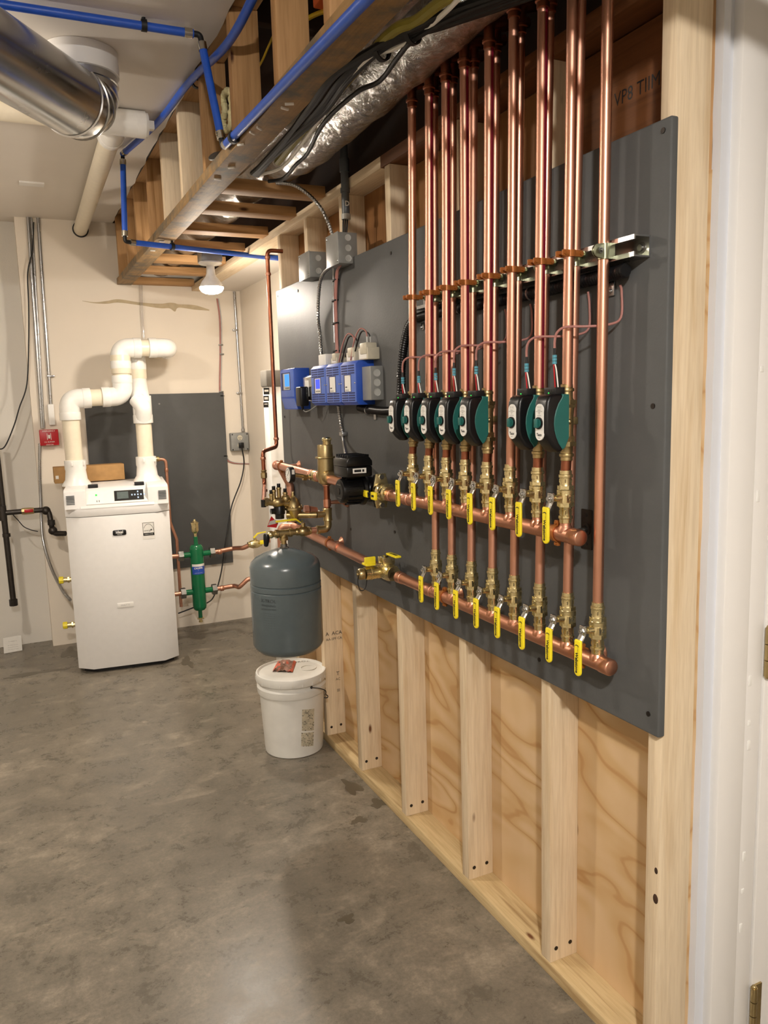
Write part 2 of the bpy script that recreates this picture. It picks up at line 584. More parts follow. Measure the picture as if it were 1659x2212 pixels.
# torn paper and patch marks on the back wall (thin stains with a shape of their own)
mb = MB()
pts = [tuple(q) for q in catmull([Vector(k) for k in ((178, 650, .6), (205, 654, 2), (232, 653, 5), (256, 650, 6), (300, 656, 5), (345, 661, 8), (366, 660, 10), (378, 664, 15), (386, 661, 6), (420, 664, 8), (452, 670, 2))], 5)]
top = [at(a, b - c * 0.6, 1, 5.409) for a, b, c in pts]; bot = [at(a, b + c * 0.6, 1, 5.409) for a, b, c in pts]
mb.prism([(p.x, p.z) for p in top] + [(p.x, p.z) for p in reversed(bot)], 1, 5.4075, 5.41)
solo('plaster_crack', 'ragged tan crack patch running across the back wall under the soffit end', 'crack', mb, 'crack')
# grey painted panel behind the boiler
mb = MB().box((0.435, 5.392, 0.42), (1.335, 5.4095, 1.605), 0.003)
for z in (0.5, 1.0, 1.54):
    mb.mat(1).cyl((0.9, 5.392, z), (0.9, 5.388, z), 0.006, 8)
solo('backing_panel', 'dark grey painted plywood panel on the back wall behind the white boiler', 'panel', mb, ['board', 'steel'])
# damp marks on the floor, each a flat puddle film
def puddle(px, py, rx, ry, label):
    c = at(px, py, 2, 0.0005)
    n = 26
    ph = random.uniform(0, 6)
    poly = []
    for k in range(n):
        a = 2 * math.pi * k / n
        r = 1 + 0.28 * math.sin(3 * a + ph) + 0.18 * math.sin(5 * a + 2 * ph) + random.uniform(-0.08, 0.08)
        poly.append((c.x + rx * r * math.cos(a), c.y + ry * r * math.sin(a)))
    mb = MB().prism(poly, 2, 0.0, 0.0008)
    solo('damp_stain', label, 'stain', mb, 'stain', 'damp stains on the concrete floor')
for a in [(150, 1410, .05, .10, 'dark damp patch on the floor at the left foot of the boiler'),
          (70, 1455, .16, .03, 'long dark damp streak on the floor left of the boiler'),
          (405, 1430, .03, .10, 'dark damp streak on the floor right of the boiler'),
          (425, 1408, .02, .025, 'small damp blot on the floor between boiler and grey tank'),
          (440, 1362, .035, .02, 'thin damp mark on the floor below the green separator'),
          (760, 1700, .03, .06, 'damp blot on the floor in front of the bottom plate, farthest of three'),
          (820, 1735, .035, .03, 'damp blot on the floor in front of the bottom plate, middle of three'),
          (775, 1772, .03, .02, 'damp blot on the floor, nearest of three by the bottom plate'),
          (750, 1985, .022, .02, 'small damp blot on the floor, nearest the camera')]:
    puddle(*a)

# ------------------------------------------------------------------ stud wall
FX = 1.167
mb = MB().box((FX, 1.2, 0), (FX + .089, 3.56, .038), 0.002)
solo('bottom_plate', 'treated pine bottom plate lying along the foot of the stud wall', 'lumber', mb, 'plateY')
mb = MB().box((FX - .004, 1.205, 2.275), (FX + .089, 2.44, 2.313), 0.002)  # dark wood colour stands in for the shade on this near length
solo('top_plate', 'lumber plate coloured dark for shade over the near studs behind the riser tops', 'lumber', mb, 'shadewood')
mb = MB().box((FX - .004, 2.442, 2.275), (FX + .089, 5.405, 2.313), 0.002)
solo('top_plate', 'pale lumber plate running along the head of the stud wall', 'lumber', mb, 'studY')
mb = MB().box((FX + .089, 1.17, 0.0), (FX + .104, 3.56, 1.95))
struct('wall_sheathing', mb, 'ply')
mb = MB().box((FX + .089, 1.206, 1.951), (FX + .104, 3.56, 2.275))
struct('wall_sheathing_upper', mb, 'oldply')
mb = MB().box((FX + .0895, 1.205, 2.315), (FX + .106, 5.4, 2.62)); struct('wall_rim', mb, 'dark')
# old header board stamped upside down, its brown darkened for the shade behind the pipes
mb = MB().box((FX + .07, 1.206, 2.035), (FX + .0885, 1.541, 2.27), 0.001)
t_ = thing('header_board', 'brown stamped board, darkened for shade, behind the copper pipes beside the tall end post', 'board', (FX + .08, 1.37, 2.035))
part('plank', mb, 'shadewood', t_)
part('stamp', text_mb('VP8 TIIM)', .04, (FX + .0695, 1.34, 2.15), -Y, Z, sx=0.9), 'ink', t_, 'black stencilled mill stamp')
# studs
near = [1.5424, 1.9525, 2.381, 2.779, 3.165, 3.52]
desc = ['nearest the end post', 'second from the end post', 'third from the end post', 'fourth from the end post, beside the grey tank',
        'fifth from the end post, behind the white pail', 'at the far end of the grey board']
for y, d in zip(near, desc):
    root = thing('wall_stud', 'pale wall stud ' + d, 'stud', (FX + .045, y + .019, .038), 'studs of the open wall')
    part('stud_board', MB().box((FX, y, .038), (FX + .089, y + .038, 2.275), 0.002), 'studZ', root)
    for dx, zz in ((.02, .075), (.066, .078)):
        part('screw', MB().lathe((FX + dx, y + .001, zz), (0, -1, 0), [(-.002, .006), (.0016, .006), (.002, .003)], 10), 'darksteel', root)
    if y > 3.1 and y < 3.3:
        zz = at(703, 1371, 1, y).z; z2 = at(703, 1383, 1, y).z
        mb = text_mb('A  ACA', .024, (FX + .048, y - .0006, zz), X, Z)
        q = text_mb('AA-SPF CA', .016, (FX + .048, y - .0006, z2), X, Z)
        mb.add(q.v, q.f)
        part('grade_stamp', mb, 'ink', root)
        mb = text_mb('T', .026, (FX + .06, y - .0006, at(708, 1459, 1, y).z), X, Z)
        q = text_mb('AC', .016, (FX + .06, y - .0006, at(708, 1471, 1, y).z), X, Z); mb.add(q.v, q.f)
        q = text_mb('III', .020, (FX + .06, y - .0006, at(711, 1495, 1, y).z), X, Z); mb.add(q.v, q.f)
        part('grade_stamp', mb, 'ink', root)
root = thing('end_post', 'tall pale spruce end post at the near end of the stud wall beside the door', 'post', (FX + .045, 1.186, 0))
part('post_board', MB().box((FX, 1.167, 0), (FX + .0893, 1.205, 2.66), 0.002), 'studZ', root)
for a, b, r in ((1424, 1886, .006), (1424, 1948, .009)):
    p = at(a, b, 0, FX)
    mb = MB().sph((FX, p.y if p.y > 1.172 else 1.174, p.z), r, (0.25, .8, 1.25))
    part('knot', mb, 'dark', root, 'dark knot in the post edge')
# narrow plywood edge strip and drywall return, jamb, casing, door
mb = MB().box((1.2585, 1.172, 0), (1.268, 1.205, CZ)); struct('trim_ply', mb, 'oldZ')
mb = MB(); prof = []
for k in range(48):
    z = CZ * k / 47
    prof.append((1.2672 + random.uniform(-.0016, .0016), z))
mb.prism(prof + [(1.285, CZ), (1.285, 0)], 1, 1.152, 1.172)
struct('trim_drywall', mb, 'shade')
mb = MB().box((1.285, 1.160, 0), (1.305, 1.18, CZ)); struct('trim_reveal', mb, 'shade')
mb = MB().box((1.303, 1.138, 0), (1.3785, 1.175, 2.3), 0.003); struct('trim_casing', mb, 'white')
mb = MB().box((1.303, 1.142, 2.3), (2.4, 1.175, CZ)); struct('wall_door', mb, 'white')
jamb = MB().box((1.378, 1.143, 0), (1.4295, 1.175, 2.3), 0.002)
struct('trim_jamb', jamb, 'white')
mb = MB()
for a, b, h in ((1637, 1072, .024), (1620, 1470, .024), (1618, 1562, .012), (1617, 1610, .022), (1607, 1850, .022), (1604, 1925, .012), (1600, 2005, .022), (1646, 797, .012)):
    p = at(a, b, 1, 1.1428)
    mb.box((p.x - .004, 1.141, p.z - h / 2), (p.x + .004, 1.144, p.z + h / 2), .0009)
struct('trim_putty', mb, 'plastw')
root = bpy.data.objects.new('door_1', None); COL.objects.link(root); root.location = (1.85, 1.15, 0); root['kind'] = 'structure'
struct('door_panel', MB().box((1.433, 1.138, .008), (2.25, 1.173, 2.29), .002), 'white', root)
for zt, zb in ((1.0213, .912), (.168, .06)):
    mb = MB()
    L = (zt - zb) / 3
    for k in range(3):
        mb.cyl((1.4315, 1.131, zb + k * L + .001), (1.4315, 1.131, zb + (k + 1) * L - .001), .0075, 14)
    mb.sph((1.4315, 1.131, zt), .006); mb.sph((1.4315, 1.131, zb), .006)
    mb.box((1.4335, 1.1335, zb), (1.46, 1.1385, zt))
    struct('door_hinge', mb, 'bronze', root)
mb = MB().prism([(1.405, 2.045), (1.46, 2.06), (1.46, 1.995), (1.412, 1.985)], 1, 1.128, 1.1295)
solo('paper_note', 'small curled white paper flap taped on the white door trim near the top', 'paper', mb, 'paper')

# ------------------------------------------------------------------ grey equipment board
root = thing('equipment_board', 'large charcoal painted plywood sheet screwed across the stud wall behind the copper pipes', 'board', (1.157, 2.36, .822))
part('sheet', MB().box((1.148, 1.157, .822), (FX - .0005, 3.556, 2.032), 0.004, 3), 'board', root)
for a, b in ((1433, 282), (1411, 877), (1401, 1542), (845, 547), (643, 628), (600, 640), (1165, 1425), (758, 1143), (853, 1149), (615, 900)):
    p = at(a, b, 0, 1.148)
    part('screw', MB().cyl((1.1482, p.y, p.z), (1.1462, p.y, p.z), .0055, 10), 'darksteel', root)

# ------------------------------------------------------------------ soffit framing
SX = 0.69
root = thing('soffit_beam', 'long dirty lumber beam along the bottom edge of the open soffit', 'beam', (SX + .045, 2.4, 2.30))
part('beam_board', MB().box((SX, -0.6, 2.30), (SX + .089, 5.405, 2.34), .003), 'dirtyY', root)
mb = MB()
for a, b in ((462, 355), (490, 327), (520, 310), (545, 285), (560, 275), (615, 232), (625, 222), (350, 520), (340, 530), (470, 385), (500, 360), (330, 540)):
    p = at(a, b, 2, 2.30)
    if SX < p.x < SX + .085:
        mb.box((p.x - .012, p.y - .003, 2.294), (p.x + .012, p.y + .003, 2.3), .001, rot=Matrix.Rotation(random.uniform(-1, 1), 3, 'Z'))
part('paper_scrap', mb, 'paper', root, 'white torn drywall scraps stuck under the beam')
ws = [(592, 206), (500, 290), (438, 367), (391, 430), (353.6, 474), (323, 512), (295, 543), (275, 566), (256, 590)]
i = 0
for a, b in [(700, 110)] + ws:
    p = at(a, b, 0, SX)
    y = p.y
    mb = MB().box((SX + .001, y - .038, 2.34), (SX + .09, y, 2.70 if a < 520 else 2.97), .002)
    i += 1
    solo('soffit_stud', 'short upright lumber block in the side of the open soffit, %s from the near end' % ORD[i - 1], 'stud', mb, 'studZ' if a in (353.6, 391) else 'oldZ', 'upright blocks of the open soffit')
mb = MB().box((SX, 2.35, 2.70), (SX + .089, 5.405, 2.738), .002)
solo('soffit_plate', 'dark lumber plate along the ceiling edge at the top of the soffit', 'lumber', mb, 'oldY')
mb = MB()
y = -0.6
mb.tube([(SX - .004 + random.uniform(-.0015, .0015), yy * .1, CZ + .010) for yy in range(-5, 54)], .009, 6)  # black strip drawn for the gap along the cut ceiling edge
solo('black_edge_strip', 'black strip along the cut ceiling above the soffit', 'paper', mb, 'blackm')
far = [3.02, 3.36, 3.76, 4.16, 4.56, 4.95, 5.395]
for k, y in enumerate(far):
    mb = MB().box((SX + .0895, y - .089, 2.301), (FX - .005, y, 2.339), .002)
    solo('ladder_joist', 'short flat lumber crosspiece under the soffit, %s from the near end' % ORD[k], 'joist', mb, 'oldX', 'flat crosspieces under the soffit')
# main ceiling joists visible in the dark cavity
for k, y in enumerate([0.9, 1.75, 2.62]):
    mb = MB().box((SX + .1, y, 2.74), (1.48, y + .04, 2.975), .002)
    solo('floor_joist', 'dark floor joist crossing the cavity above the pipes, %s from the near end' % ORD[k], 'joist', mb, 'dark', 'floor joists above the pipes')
# white-capped equipment cabinet beside the far end of the board
p0 = at(567, 835, 1, 4.19)
root = thing('wall_cabinet', 'tall white cabinet with grey top standing behind the far end of the grey board', 'cabinet', (1.35, 4.145, 0))
part('cabinet_body', MB().box((p0.x, 4.1, 0), (1.488, 4.19, 1.612), .004), 'plastw', root)
part('cabinet_top', MB().box((p0.x - .008, 4.09, 1.612), (1.488, 4.20, 1.70), .008), 'taupe', root)
mb = MB()
for (a, b, c_, d) in ((569, 838, 582, 852), (569, 855, 581, 866), (569, 869, 580, 880)):
    u = at(a, b, 1, 4.0992); v_ = at(c_, d, 1, 4.0992)
    mb.box((u.x, 4.0985, u.z), (v_.x, 4.1, v_.z))
part('warning_sticker', mb, 'ink', root, 'black and white warning stickers')
mb = MB()
for (a, b, c_, d) in ((571, 842, 580, 846), (571, 858, 579, 863), (571, 872, 578, 874)):
    u = at(a, b, 1, 4.098); v_ = at(c_, d, 1, 4.098)
    mb.box((u.x, 4.0978, u.z), (v_.x, 4.0986, v_.z))
part('sticker_print', mb, 'paper', root)

# ------------------------------------------------------------------ copper manifolds
SXX, RXX = 1.065, 1.0955
HZ, LZ = 1.2275, 0.957
up = [(893, 1069), (927.7, 1076.6), (965.4, 1082.6), (1006, 1094.7), (1052.8, 1103.7), (1102.5, 1115.8), (1161.3, 1127.8), (1221.5, 1136.9)]
lo = [(942.7, 1266.5), (977.4, 1283), (1019.6, 1301), (1064.8, 1319.2), (1111.5, 1341.8), (1165.8, 1364.4), (1226, 1390), (1290.4, 1416.6)]
upY = [at(a, b, 0, SXX).y for a, b in up]
loY = [at(a, b, 0, RXX).y for a, b in lo]
PR = .0111
def header(name, label, x, z, ys, yend, yfar):
    root = thing(name, label, 'manifold', (x, (ys[0] + yend) / 2, z))
    mb = MB().cyl((x, yend + .02, z), (x, yfar, z), .0168, 24)
    part('header_tube', mb, 'copperH', root)
    mb = MB().lathe((x, yend, z), (0, 1, 0), [(0, .0145), (.001, .0165), (.004, .0182), (.030, .0182), (.032, .0172)], 24)
    part('end_cap', mb, 'copperH', root)
    for y in ys:
        mb = MB().lathe((x, y, z), (0, 0, 1), [(.006, .0175), (.014, .0165), (.018, .0135), (.022, .0122), (.034, .0122)], 20)
        part('branch_tee', mb, 'copperH', root)
    for yy in (yfar - .004, ys[0] + .045):
        mb = MB().lathe((x, yy, z), (0, 1, 0), [(-.025, .0172), (-.024, .0188), (-.002, .0188), (0, .0195), (.003, .0195), (.004, .0172)], 24)
        part('coupling', mb, 'copperH', root)
    return root
header('supply_manifold', 'upper copper manifold pipe with capped near end and eight valves on top', SXX, HZ, upY, at(1256, 1163, 0, SXX).y, 2.245)
header('return_manifold', 'lower copper manifold pipe with capped near end and eight valves on top', RXX, LZ, loY, at(1322, 1452, 0, RXX).y, 2.245)

# ---- ball valve prototype, local origin on the pipe axis at its bottom
def ball_valve(name, label, loc, group):
    r = thing(name, label, 'valve', loc, group)
    P = lambda n, mb, m, lb=None, par=None: part(n, mb, m, par or r, lb, local=True)
    mb = MB().lathe((0, 0, 0), Z, [(0, .0118), (.001, .0130), (.009, .0130), (.010, .0148), (.013, .0152), (.016, .0148), (.017, .0128), (.030, .0126), (.033, .0142), (.037, .0150), (.040, .0150),
                                   (.041, .0168), (.064, .0176), (.066, .0168), (.068, .0172), (.072, .0172), (.073, .0160), (.082, .0132), (.086, .0126), (.098, .0126), (.099, .0148), (.102, .0152), (.105, .0148), (.106, .0130), (.114, .0128), (.1145, .0118)], 20)
    for k in range(4):
        a = math.pi / 4 + k * math.pi / 2
        for zz in (.024, .092):
            mb.cyl((math.cos(a) * .0118, math.sin(a) * .0118, zz - .004), (math.cos(a) * .0118, math.sin(a) * .0118, zz + .004), .0022, 6)
    mb.hexa((0, 0, .036), (0, 0, .0445), .0183, .26)
    mb.hexa((0, 0, .046), (0, 0, .0625), .0192, 0)
    mb.hexa((0, 0, .074), (0, 0, .0815), .0176, .26)
    mb.cyl((0, 0, .064), (0, 0, .072), .0186, 20)
    b = P('valve_body', mb, 'brass')
    q = text_mb('1/2', .011, (-.004, -.0172, .0545), X, Z, bold=.0003)
    P('size_mark', q, 'nickel', 'raised size marking', b)
    mb = MB().cyl((-.012, 0, .056), (-.030, 0, .056), .0095, 16, .0072).cyl((-.030, 0, .056), (-.036, 0, .056), .0062, 12)
    P('stem', mb, 'brass')
    mb = MB().box((-.041, -.010, .048), (-.038, .010, .066), .0012)
    mb.prism([(-.041, .049), (-.038, .049), (-.0475, .032), (-.0505, .034)], 1, -.009, .009, .0006)
    mb.hexa((-.036, 0, .056), (-.0455, 0, .056), .0068)
    mb.cyl((-.0455, 0, .056), (-.049, 0, .056), .0036, 10)
    mb.box((-.043, -.007, .064), (-.034, .007, .068), .001)
    lv = P('lever', mb, 'chrome', 'chrome lever plate with hex nut')
    pl = []
    for k in range(13):
        a = math.pi + math.pi * k / 12
        pl.append((.0105 * math.cos(a), -.030 + .0105 * math.sin(a)))
    pl = pl + [(.0105, .036), (.008, .039), (-.008, .039), (-.0105, .036)]
    mb = MB().prism(pl, 0, -.0545, -.0485, .0022, 3)
    g = P('grip', mb, 'yellow', 'yellow vinyl grip with black print', lv)
    q = text_mb('Webstone', .0112, (-.0549, .0012, -.011), -Z, -Y, bold=.0004, sx=.95)
    q2 = text_mb('lead free brass', .0035, (-.0549, .0058, -.011), -Z, -Y); q.add(q2.v, q2.f)
    q2 = text_mb('(', .012, (-.0549, 0, .027), -Z, -Y, bold=.0004); q.add(q2.v, q2.f)
    q2 = text_mb('600 wog', .004, (-.0549, -.003, .0215), -Z, -Y); q.add(q2.v, q2.f)
    P('grip_print', q, 'ink', 'black lettering', lv)
    return r
VB = HZ + .026
def upl(k): return 'brass ball valve with yellow lever on the upper manifold, %s from the capped end' % ORD[7 - k]
v0 = ball_valve('ball_valve', upl(7), (SXX, upY[7], VB), 'valves on the upper manifold')
for k in range(7):
    dup(v0, (SXX, upY[k], VB), upl(k))
for k in range(8):
    dup(v0, (RXX, loY[k], LZ + .0185), 'brass ball valve with yellow lever on the lower manifold, %s from the capped end' % ORD[7 - k], 'valves on the lower manifold')

# ---- zone valves with actuators
ZB = 1.3885
def zone_valve(label, loc):
    r = thing('zone_valve', label, 'valve', loc, 'motorised zone valves')
    P = lambda n, mb, m, lb=None, par=None: part(n, mb, m, par or r, lb, local=True)
    mb = MB().lathe((0, 0, 0), Z, [(0, .0120), (.001, .0128), (.008, .0128), (.009, .0150), (.012, .0155), (.015, .0150), (.016, .0128), (.030, .0132), (.034, .0165), (.050, .0155), (.055, .0140), (.100, .0145),
                                   (.118, .0165), (.128, .0150), (.132, .0130), (.145, .0128), (.146, .0150), (.149, .0155), (.152, .0150), (.153, .0128), (.160, .0128), (.161, .0118)], 20)
    mb.hexa((0, 0, .031), (0, 0, .040), .0205, .2)
    mb.hexa((0, 0, .041), (0, 0, .052), .0180, 0)
    mb.hexa((0, 0, .112), (0, 0, .118), .0195, .1)
    mb.hexa((0, 0, .119), (0, 0, .128), .0205, .2)
    mb.sph((-.004, -.0135, .083), .006)
    mb.box((.012, -.006, .076), (.026, .006, .092), .002)
    P('valve_body', mb, 'bronze')
    sh = [(-.020, .141), (-.054, .141), (-.062, .136), (-.0665, .126), (-.069, .105), (-.069, .062), (-.064, .048), (-.050, .030), (-.038, .0205), (-.028, .0215), (-.020, .034), (-.018, .06), (-.018, .12)]
    mb = MB().prism(sh, 1, -.0225, .0225, .007, 4)
    a = P('actuator_shell', mb, 'black', 'black plastic actuator shell')
    sd = [(-.012, .140), (-.028, .141)]
    for k in range(9):
        s = k / 8
        zz = .134 - .108 * s
        sd.append((-.030 - .0205 * math.sin(math.pi * min(1, s * 1.02)) ** .8 if s < 1 else -.028, zz))
    sd += [(-.022, .030), (-.012, .050)]
    mb = MB().prism(sd, 1, -.0242, .0242, .0012, 1)
    P('actuator_side', mb, 'green', 'dark green plastic side panels', a)
    def pill(w_, z0, z1, x0, x1):
        pl = []
        for k in range(11):
            an = math.pi * k / 10
            pl.append((w_ * math.cos(an), z1 - w_ + w_ * math.sin(an)))
        for k in range(11):
            an = math.pi + math.pi * k / 10
            pl.append((w_ * math.cos(an), z0 + w_ + w_ * math.sin(an)))
        return MB().prism(pl, 0, x0, x1)
    P('label_plate', pill(.0135, .046, .122, -.0708, -.068), 'paper', 'white oval label plate with fine print', a)
    q = MB()
    for (tx, sz, zz) in (('ZONE VALVE', .0026, .1155), ('------------------', .003, .113), ('MANUAL', .0026, .109), ('ACTUATORS OPEN', .0025, .106), ('VALVE', .0025, .1035), ('TO', .0025, .101), ('-- AUTO ON --', .0026, .0975), ('Taco', .0085, .058), ('sentry', .003, .0515)):
        w1 = text_mb(tx, sz, (-.0712, 0, zz), -Y, Z, bold=.0003 if sz > .005 else 0); q.add(w1.v, w1.f)
    P('label_print', q, 'ink', 'black fine print', a)
    mb = MB().cyl((-.0708, 0, .082), (-.074, 0, .082), .0125, 24)
    k_ = P('knob', mb.mat(1).cyl((-.0735, 0, .082), (-.0765, 0, .082), .0098, 20).box((-.0825, -.0045, .0725), (-.076, .0045, .0915), .002), ['black', M['green']], 'green knob on a black ring')
    mb = MB().box((-.044, -.019, .1405), (-.020, .019, .155), .001)
    for k in range(4):
        mb.box((-.0445, -.016 + k * .009, .146), (-.0435, -.010 + k * .009, .151))
    P('terminal_block', mb, 'blackm')
    P('status_led', MB().sph((-.0445, .003, .1435), .0015, n=8), 'lcdg', 'small green status light')
    return r
def zlab(k):
    names = {0: 'farthest of five in the left cluster', 1: 'second from far end of the left cluster', 2: 'middle of five in the left cluster', 3: 'fourth from far end of the left cluster', 4: 'nearest of five in the left cluster', 6: 'left one of the near pair', 7: 'right one of the near pair'}
    return 'zone valve with black and green actuator, ' + names[k]
zk = [0, 1, 2, 3, 4, 6, 7]
tops = [(890, 230), (927, 195), (963, 180), (1003, 145), (1057, 100), (1110, 35), (1173, 12)]
topY = [at(a, b, 0, SXX).y for a, b in tops] + [upY[7] - .016]
def axY(k, z):
    s = (z - 1.25) / (2.32 - 1.25)
    return upY[k] + (topY[k] - upY[k]) * s
z0_ = zone_valve(zlab(7), (SXX, axY(7, 1.42), ZB))
for k in zk[:-1]:
    dup(z0_, (SXX, axY(k, 1.42), ZB), zlab(k))
# short copper nipples between ball valve and zone valve
for k in zk:
    mb = MB().cyl((SXX, upY[k], VB + .108), (SXX, axY(k, ZB), ZB + .004), PR, 16)
    solo('copper_nipple', 'short dark copper nipple between ball valve and zone valve, %s from the capped end' % ORD[7 - k], 'pipe', mb, 'copperD', 'nipples under the zone valves')

# ---- supply risers
LEAN = [-.041, -.044, -.040, -.034, -.035, -.036, -.033, -.014]
def riser(name, label, group, x, yb, zb, yt, zt, stripe, elbow, m='copper'):
    root = thing(name, label, 'pipe', (x, yb, zb), group)
    pts = [(x, yb, zb), (x, yt, zt)]
    part('tube', MB().tube(resample(pts, (zt - zb) / 12 + 1e-5) + [Vector(pts[-1])], PR, 20), m, root)
    if stripe:
        d = (Vector(pts[1]) - Vector(pts[0])).normalized()
        mb = MB(); n = 5; vs = []; fs = []
        for zz in (0.0, 1.0):
            c = Vector(pts[0]).lerp(Vector(pts[1]), zz)
            for k in range(n + 1):
                a = math.radians(-98 + 7.5 * k)
                vs.append(c + Vector((math.cos(a), math.sin(a), 0)) * (PR + .0003))
        for k in range(n):
            fs.append((k, k + 1, n + 1 + k + 1, n + 1 + k))
        mb.add(vs, fs, True)
        part('red_stripe', mb, 'redstripe', root, 'narrow red stripe')  # narrow red strip along one side of the tube
    if elbow:
        mb = MB().lathe((x, yt, zt - .02), Z, [(0, .0115), (.001, .0135), (.012, .0135), (.014, .0165), (.019, .0165), (.021, .013)], 18)
        mb.tube(fillet([(x, yt, zt), (x, yt, zt + .035), (x + .09, yt, zt + .06)], .02), .0128, 14)
        part('top_elbow', mb, 'copperD', root, 'tarnished elbow fitting')
    return root
for k in range(8):
    zb = (ZB + .155) if k in zk else (VB + .11)
    last = k >= 6
    riser('supply_riser', 'front copper riser rising from the upper manifold, %s from its capped end' % ORD[7 - k], 'front copper risers',
          SXX, axY(k, zb), zb, axY(k, 2.62) if k == 7 else topY[k], 2.62 if k == 7 else (2.335 if k != 5 else 2.36), k in (1, 2, 3, 4, 6), k != 7)
for k in range(8):
    zt = 2.62 if k == 7 else 2.34
    zb = LZ + .128
    lean = LEAN[k]
    riser('return_riser', 'rear copper riser rising from the lower manifold, %s from its capped end' % ORD[7 - k], 'rear copper risers',
          RXX, loY[k], zb, loY[k] + lean, zt, False, k != 7)
def retY(k, z):
    lean = LEAN[k]
    return loY[k] + lean * (z - 1.08) / 1.26

# ---- strut channel and clamps
mb = MB()
z0, z1 = 1.787, 1.828
prof = [(1.1478, z0), (1.107, z0), (1.107, z0 + .009), (1.110, z0 + .009), (1.110, z0 + .003), (1.1448, z0 + .003), (1.1448, z1 - .003), (1.110, z1 - .003), (1.110, z1 - .009), (1.107, z1 - .009), (1.107, z1), (1.1478, z1)]
mb.prism(prof, 1, 1.205, 2.13)
root = thing('strut_channel', 'galvanised steel channel fixed across the grey board behind the risers', 'channel', (1.13, 1.67, z0))
part('rail', mb, 'galv', root)
for y in (1.225, 1.66, 2.11):
    mb = MB().lathe((1.1447, y, 1.8075), (-1, 0, 0), [(0, .011), (.001, .011), (.0015, .0065), (.006, .0065)], 12)
    part('bolt', mb, 'steel', root, 'round washer and bolt head')
cz = [at(a, b, 0, SXX).z for a, b in [(893, 641), (933, 632), (970, 621), (1013, 608), (1062, 596), (1112, 582), (1168, 566), (1231, 547)]]
CZM = sum(cz) / 8
def pclamp(label, loc):
    r = thing('pipe_clamp', label, 'clamp', loc, 'clamps on the front risers')
    P = lambda n, mb, m, lb=None: part(n, mb, m, r, lb, local=True)
    mb = MB().lathe((0, 0, -.0065), Z, [(0, PR + .0002), (0, .0142), (.013, .0142), (.013, PR + .0002)], 22, caps=False)
    for s in (-1, 1):
        pl = [(-.021, -.0065), (.021, -.0065)]
        pl = [(-.026, -.005), (-.026, .005), (-.023, .0065), (.024, .0065), (.028, .003), (.028, -.003), (.024, -.0065), (-.023, -.0065)]
        mb.prism(pl, 1, s * .0105 - .0015, s * .0105 + .0016, .0008)
    P('clamp_band', mb, 'bclamp')
    for xx in (-.019, .0215):
        P('clamp_screw', MB().cyl((xx, -.0115, 0), (xx, -.0145, 0), .0042, 10).cyl((xx, -.012, 0), (xx, .0135, 0), .0022, 8), 'bclamp')
    mb = MB().cyl((.014, 0, 0), (.042, 0, 0), .0038, 10).hexa((.036, 0, 0), (.041, 0, 0), .008)
    P('standoff_rod', mb, 'zinc', 'zinc standoff rod into the channel')
    return r
c0 = pclamp('copper coated pipe clamp on the front riser nearest the capped end', (SXX, axY(7, CZM), CZM))
for k in range(7):
    dup(c0, (SXX, axY(k, CZM), CZM), 'copper coated pipe clamp on the %s front riser from the capped end' % ORD[7 - k])
def sclamp(label, loc):
    r = thing('strut_clamp', label, 'clamp', loc, 'zinc clamps on the rear risers')
    P = lambda n, mb, m, lb=None: part(n, mb, m, r, lb, local=True)
    mb = MB().lathe((0, 0, -.015), Z, [(0, PR + .0002), (0, .0132), (.030, .0132), (.030, PR + .0002)], 20, caps=False)
    pl = []
    for k in range(13):
        a = math.pi / 2 + math.pi * k / 12
        pl.append((-.022 + .013 * math.cos(a), .0 + .013 * math.sin(a)))
    pl += [(-.006, -.0145), (-.006, .0145)]
    mb.prism(pl, 1, -.0105, -.0085); mb.prism(pl, 1, -.0065, -.0045)
    mb.box((.002, -.0132, -.015), (.016, -.0115, .015)); mb.box((.002, .0115, -.015), (.016, .0132, .015))
    P('clamp_strap', mb, 'zinc', 'yellow green zinc strap')
    mb = MB().cyl((-.020, -.019, 0), (-.020, .006, 0), .003, 10).hexa((-.020, -.0145, 0), (-.020, -.0105, 0), .0062)
    P('clamp_bolt', mb, 'steel')
    return r
s0 = sclamp('green zinc strut clamp on the rear riser nearest the end post', (RXX, retY(7, 1.806), 1.8065))
for k in range(7):
    dup(s0, (RXX, retY(k, 1.806), 1.8065), 'green zinc strut clamp on the %s rear riser from the end post' % ORD[7 - k])

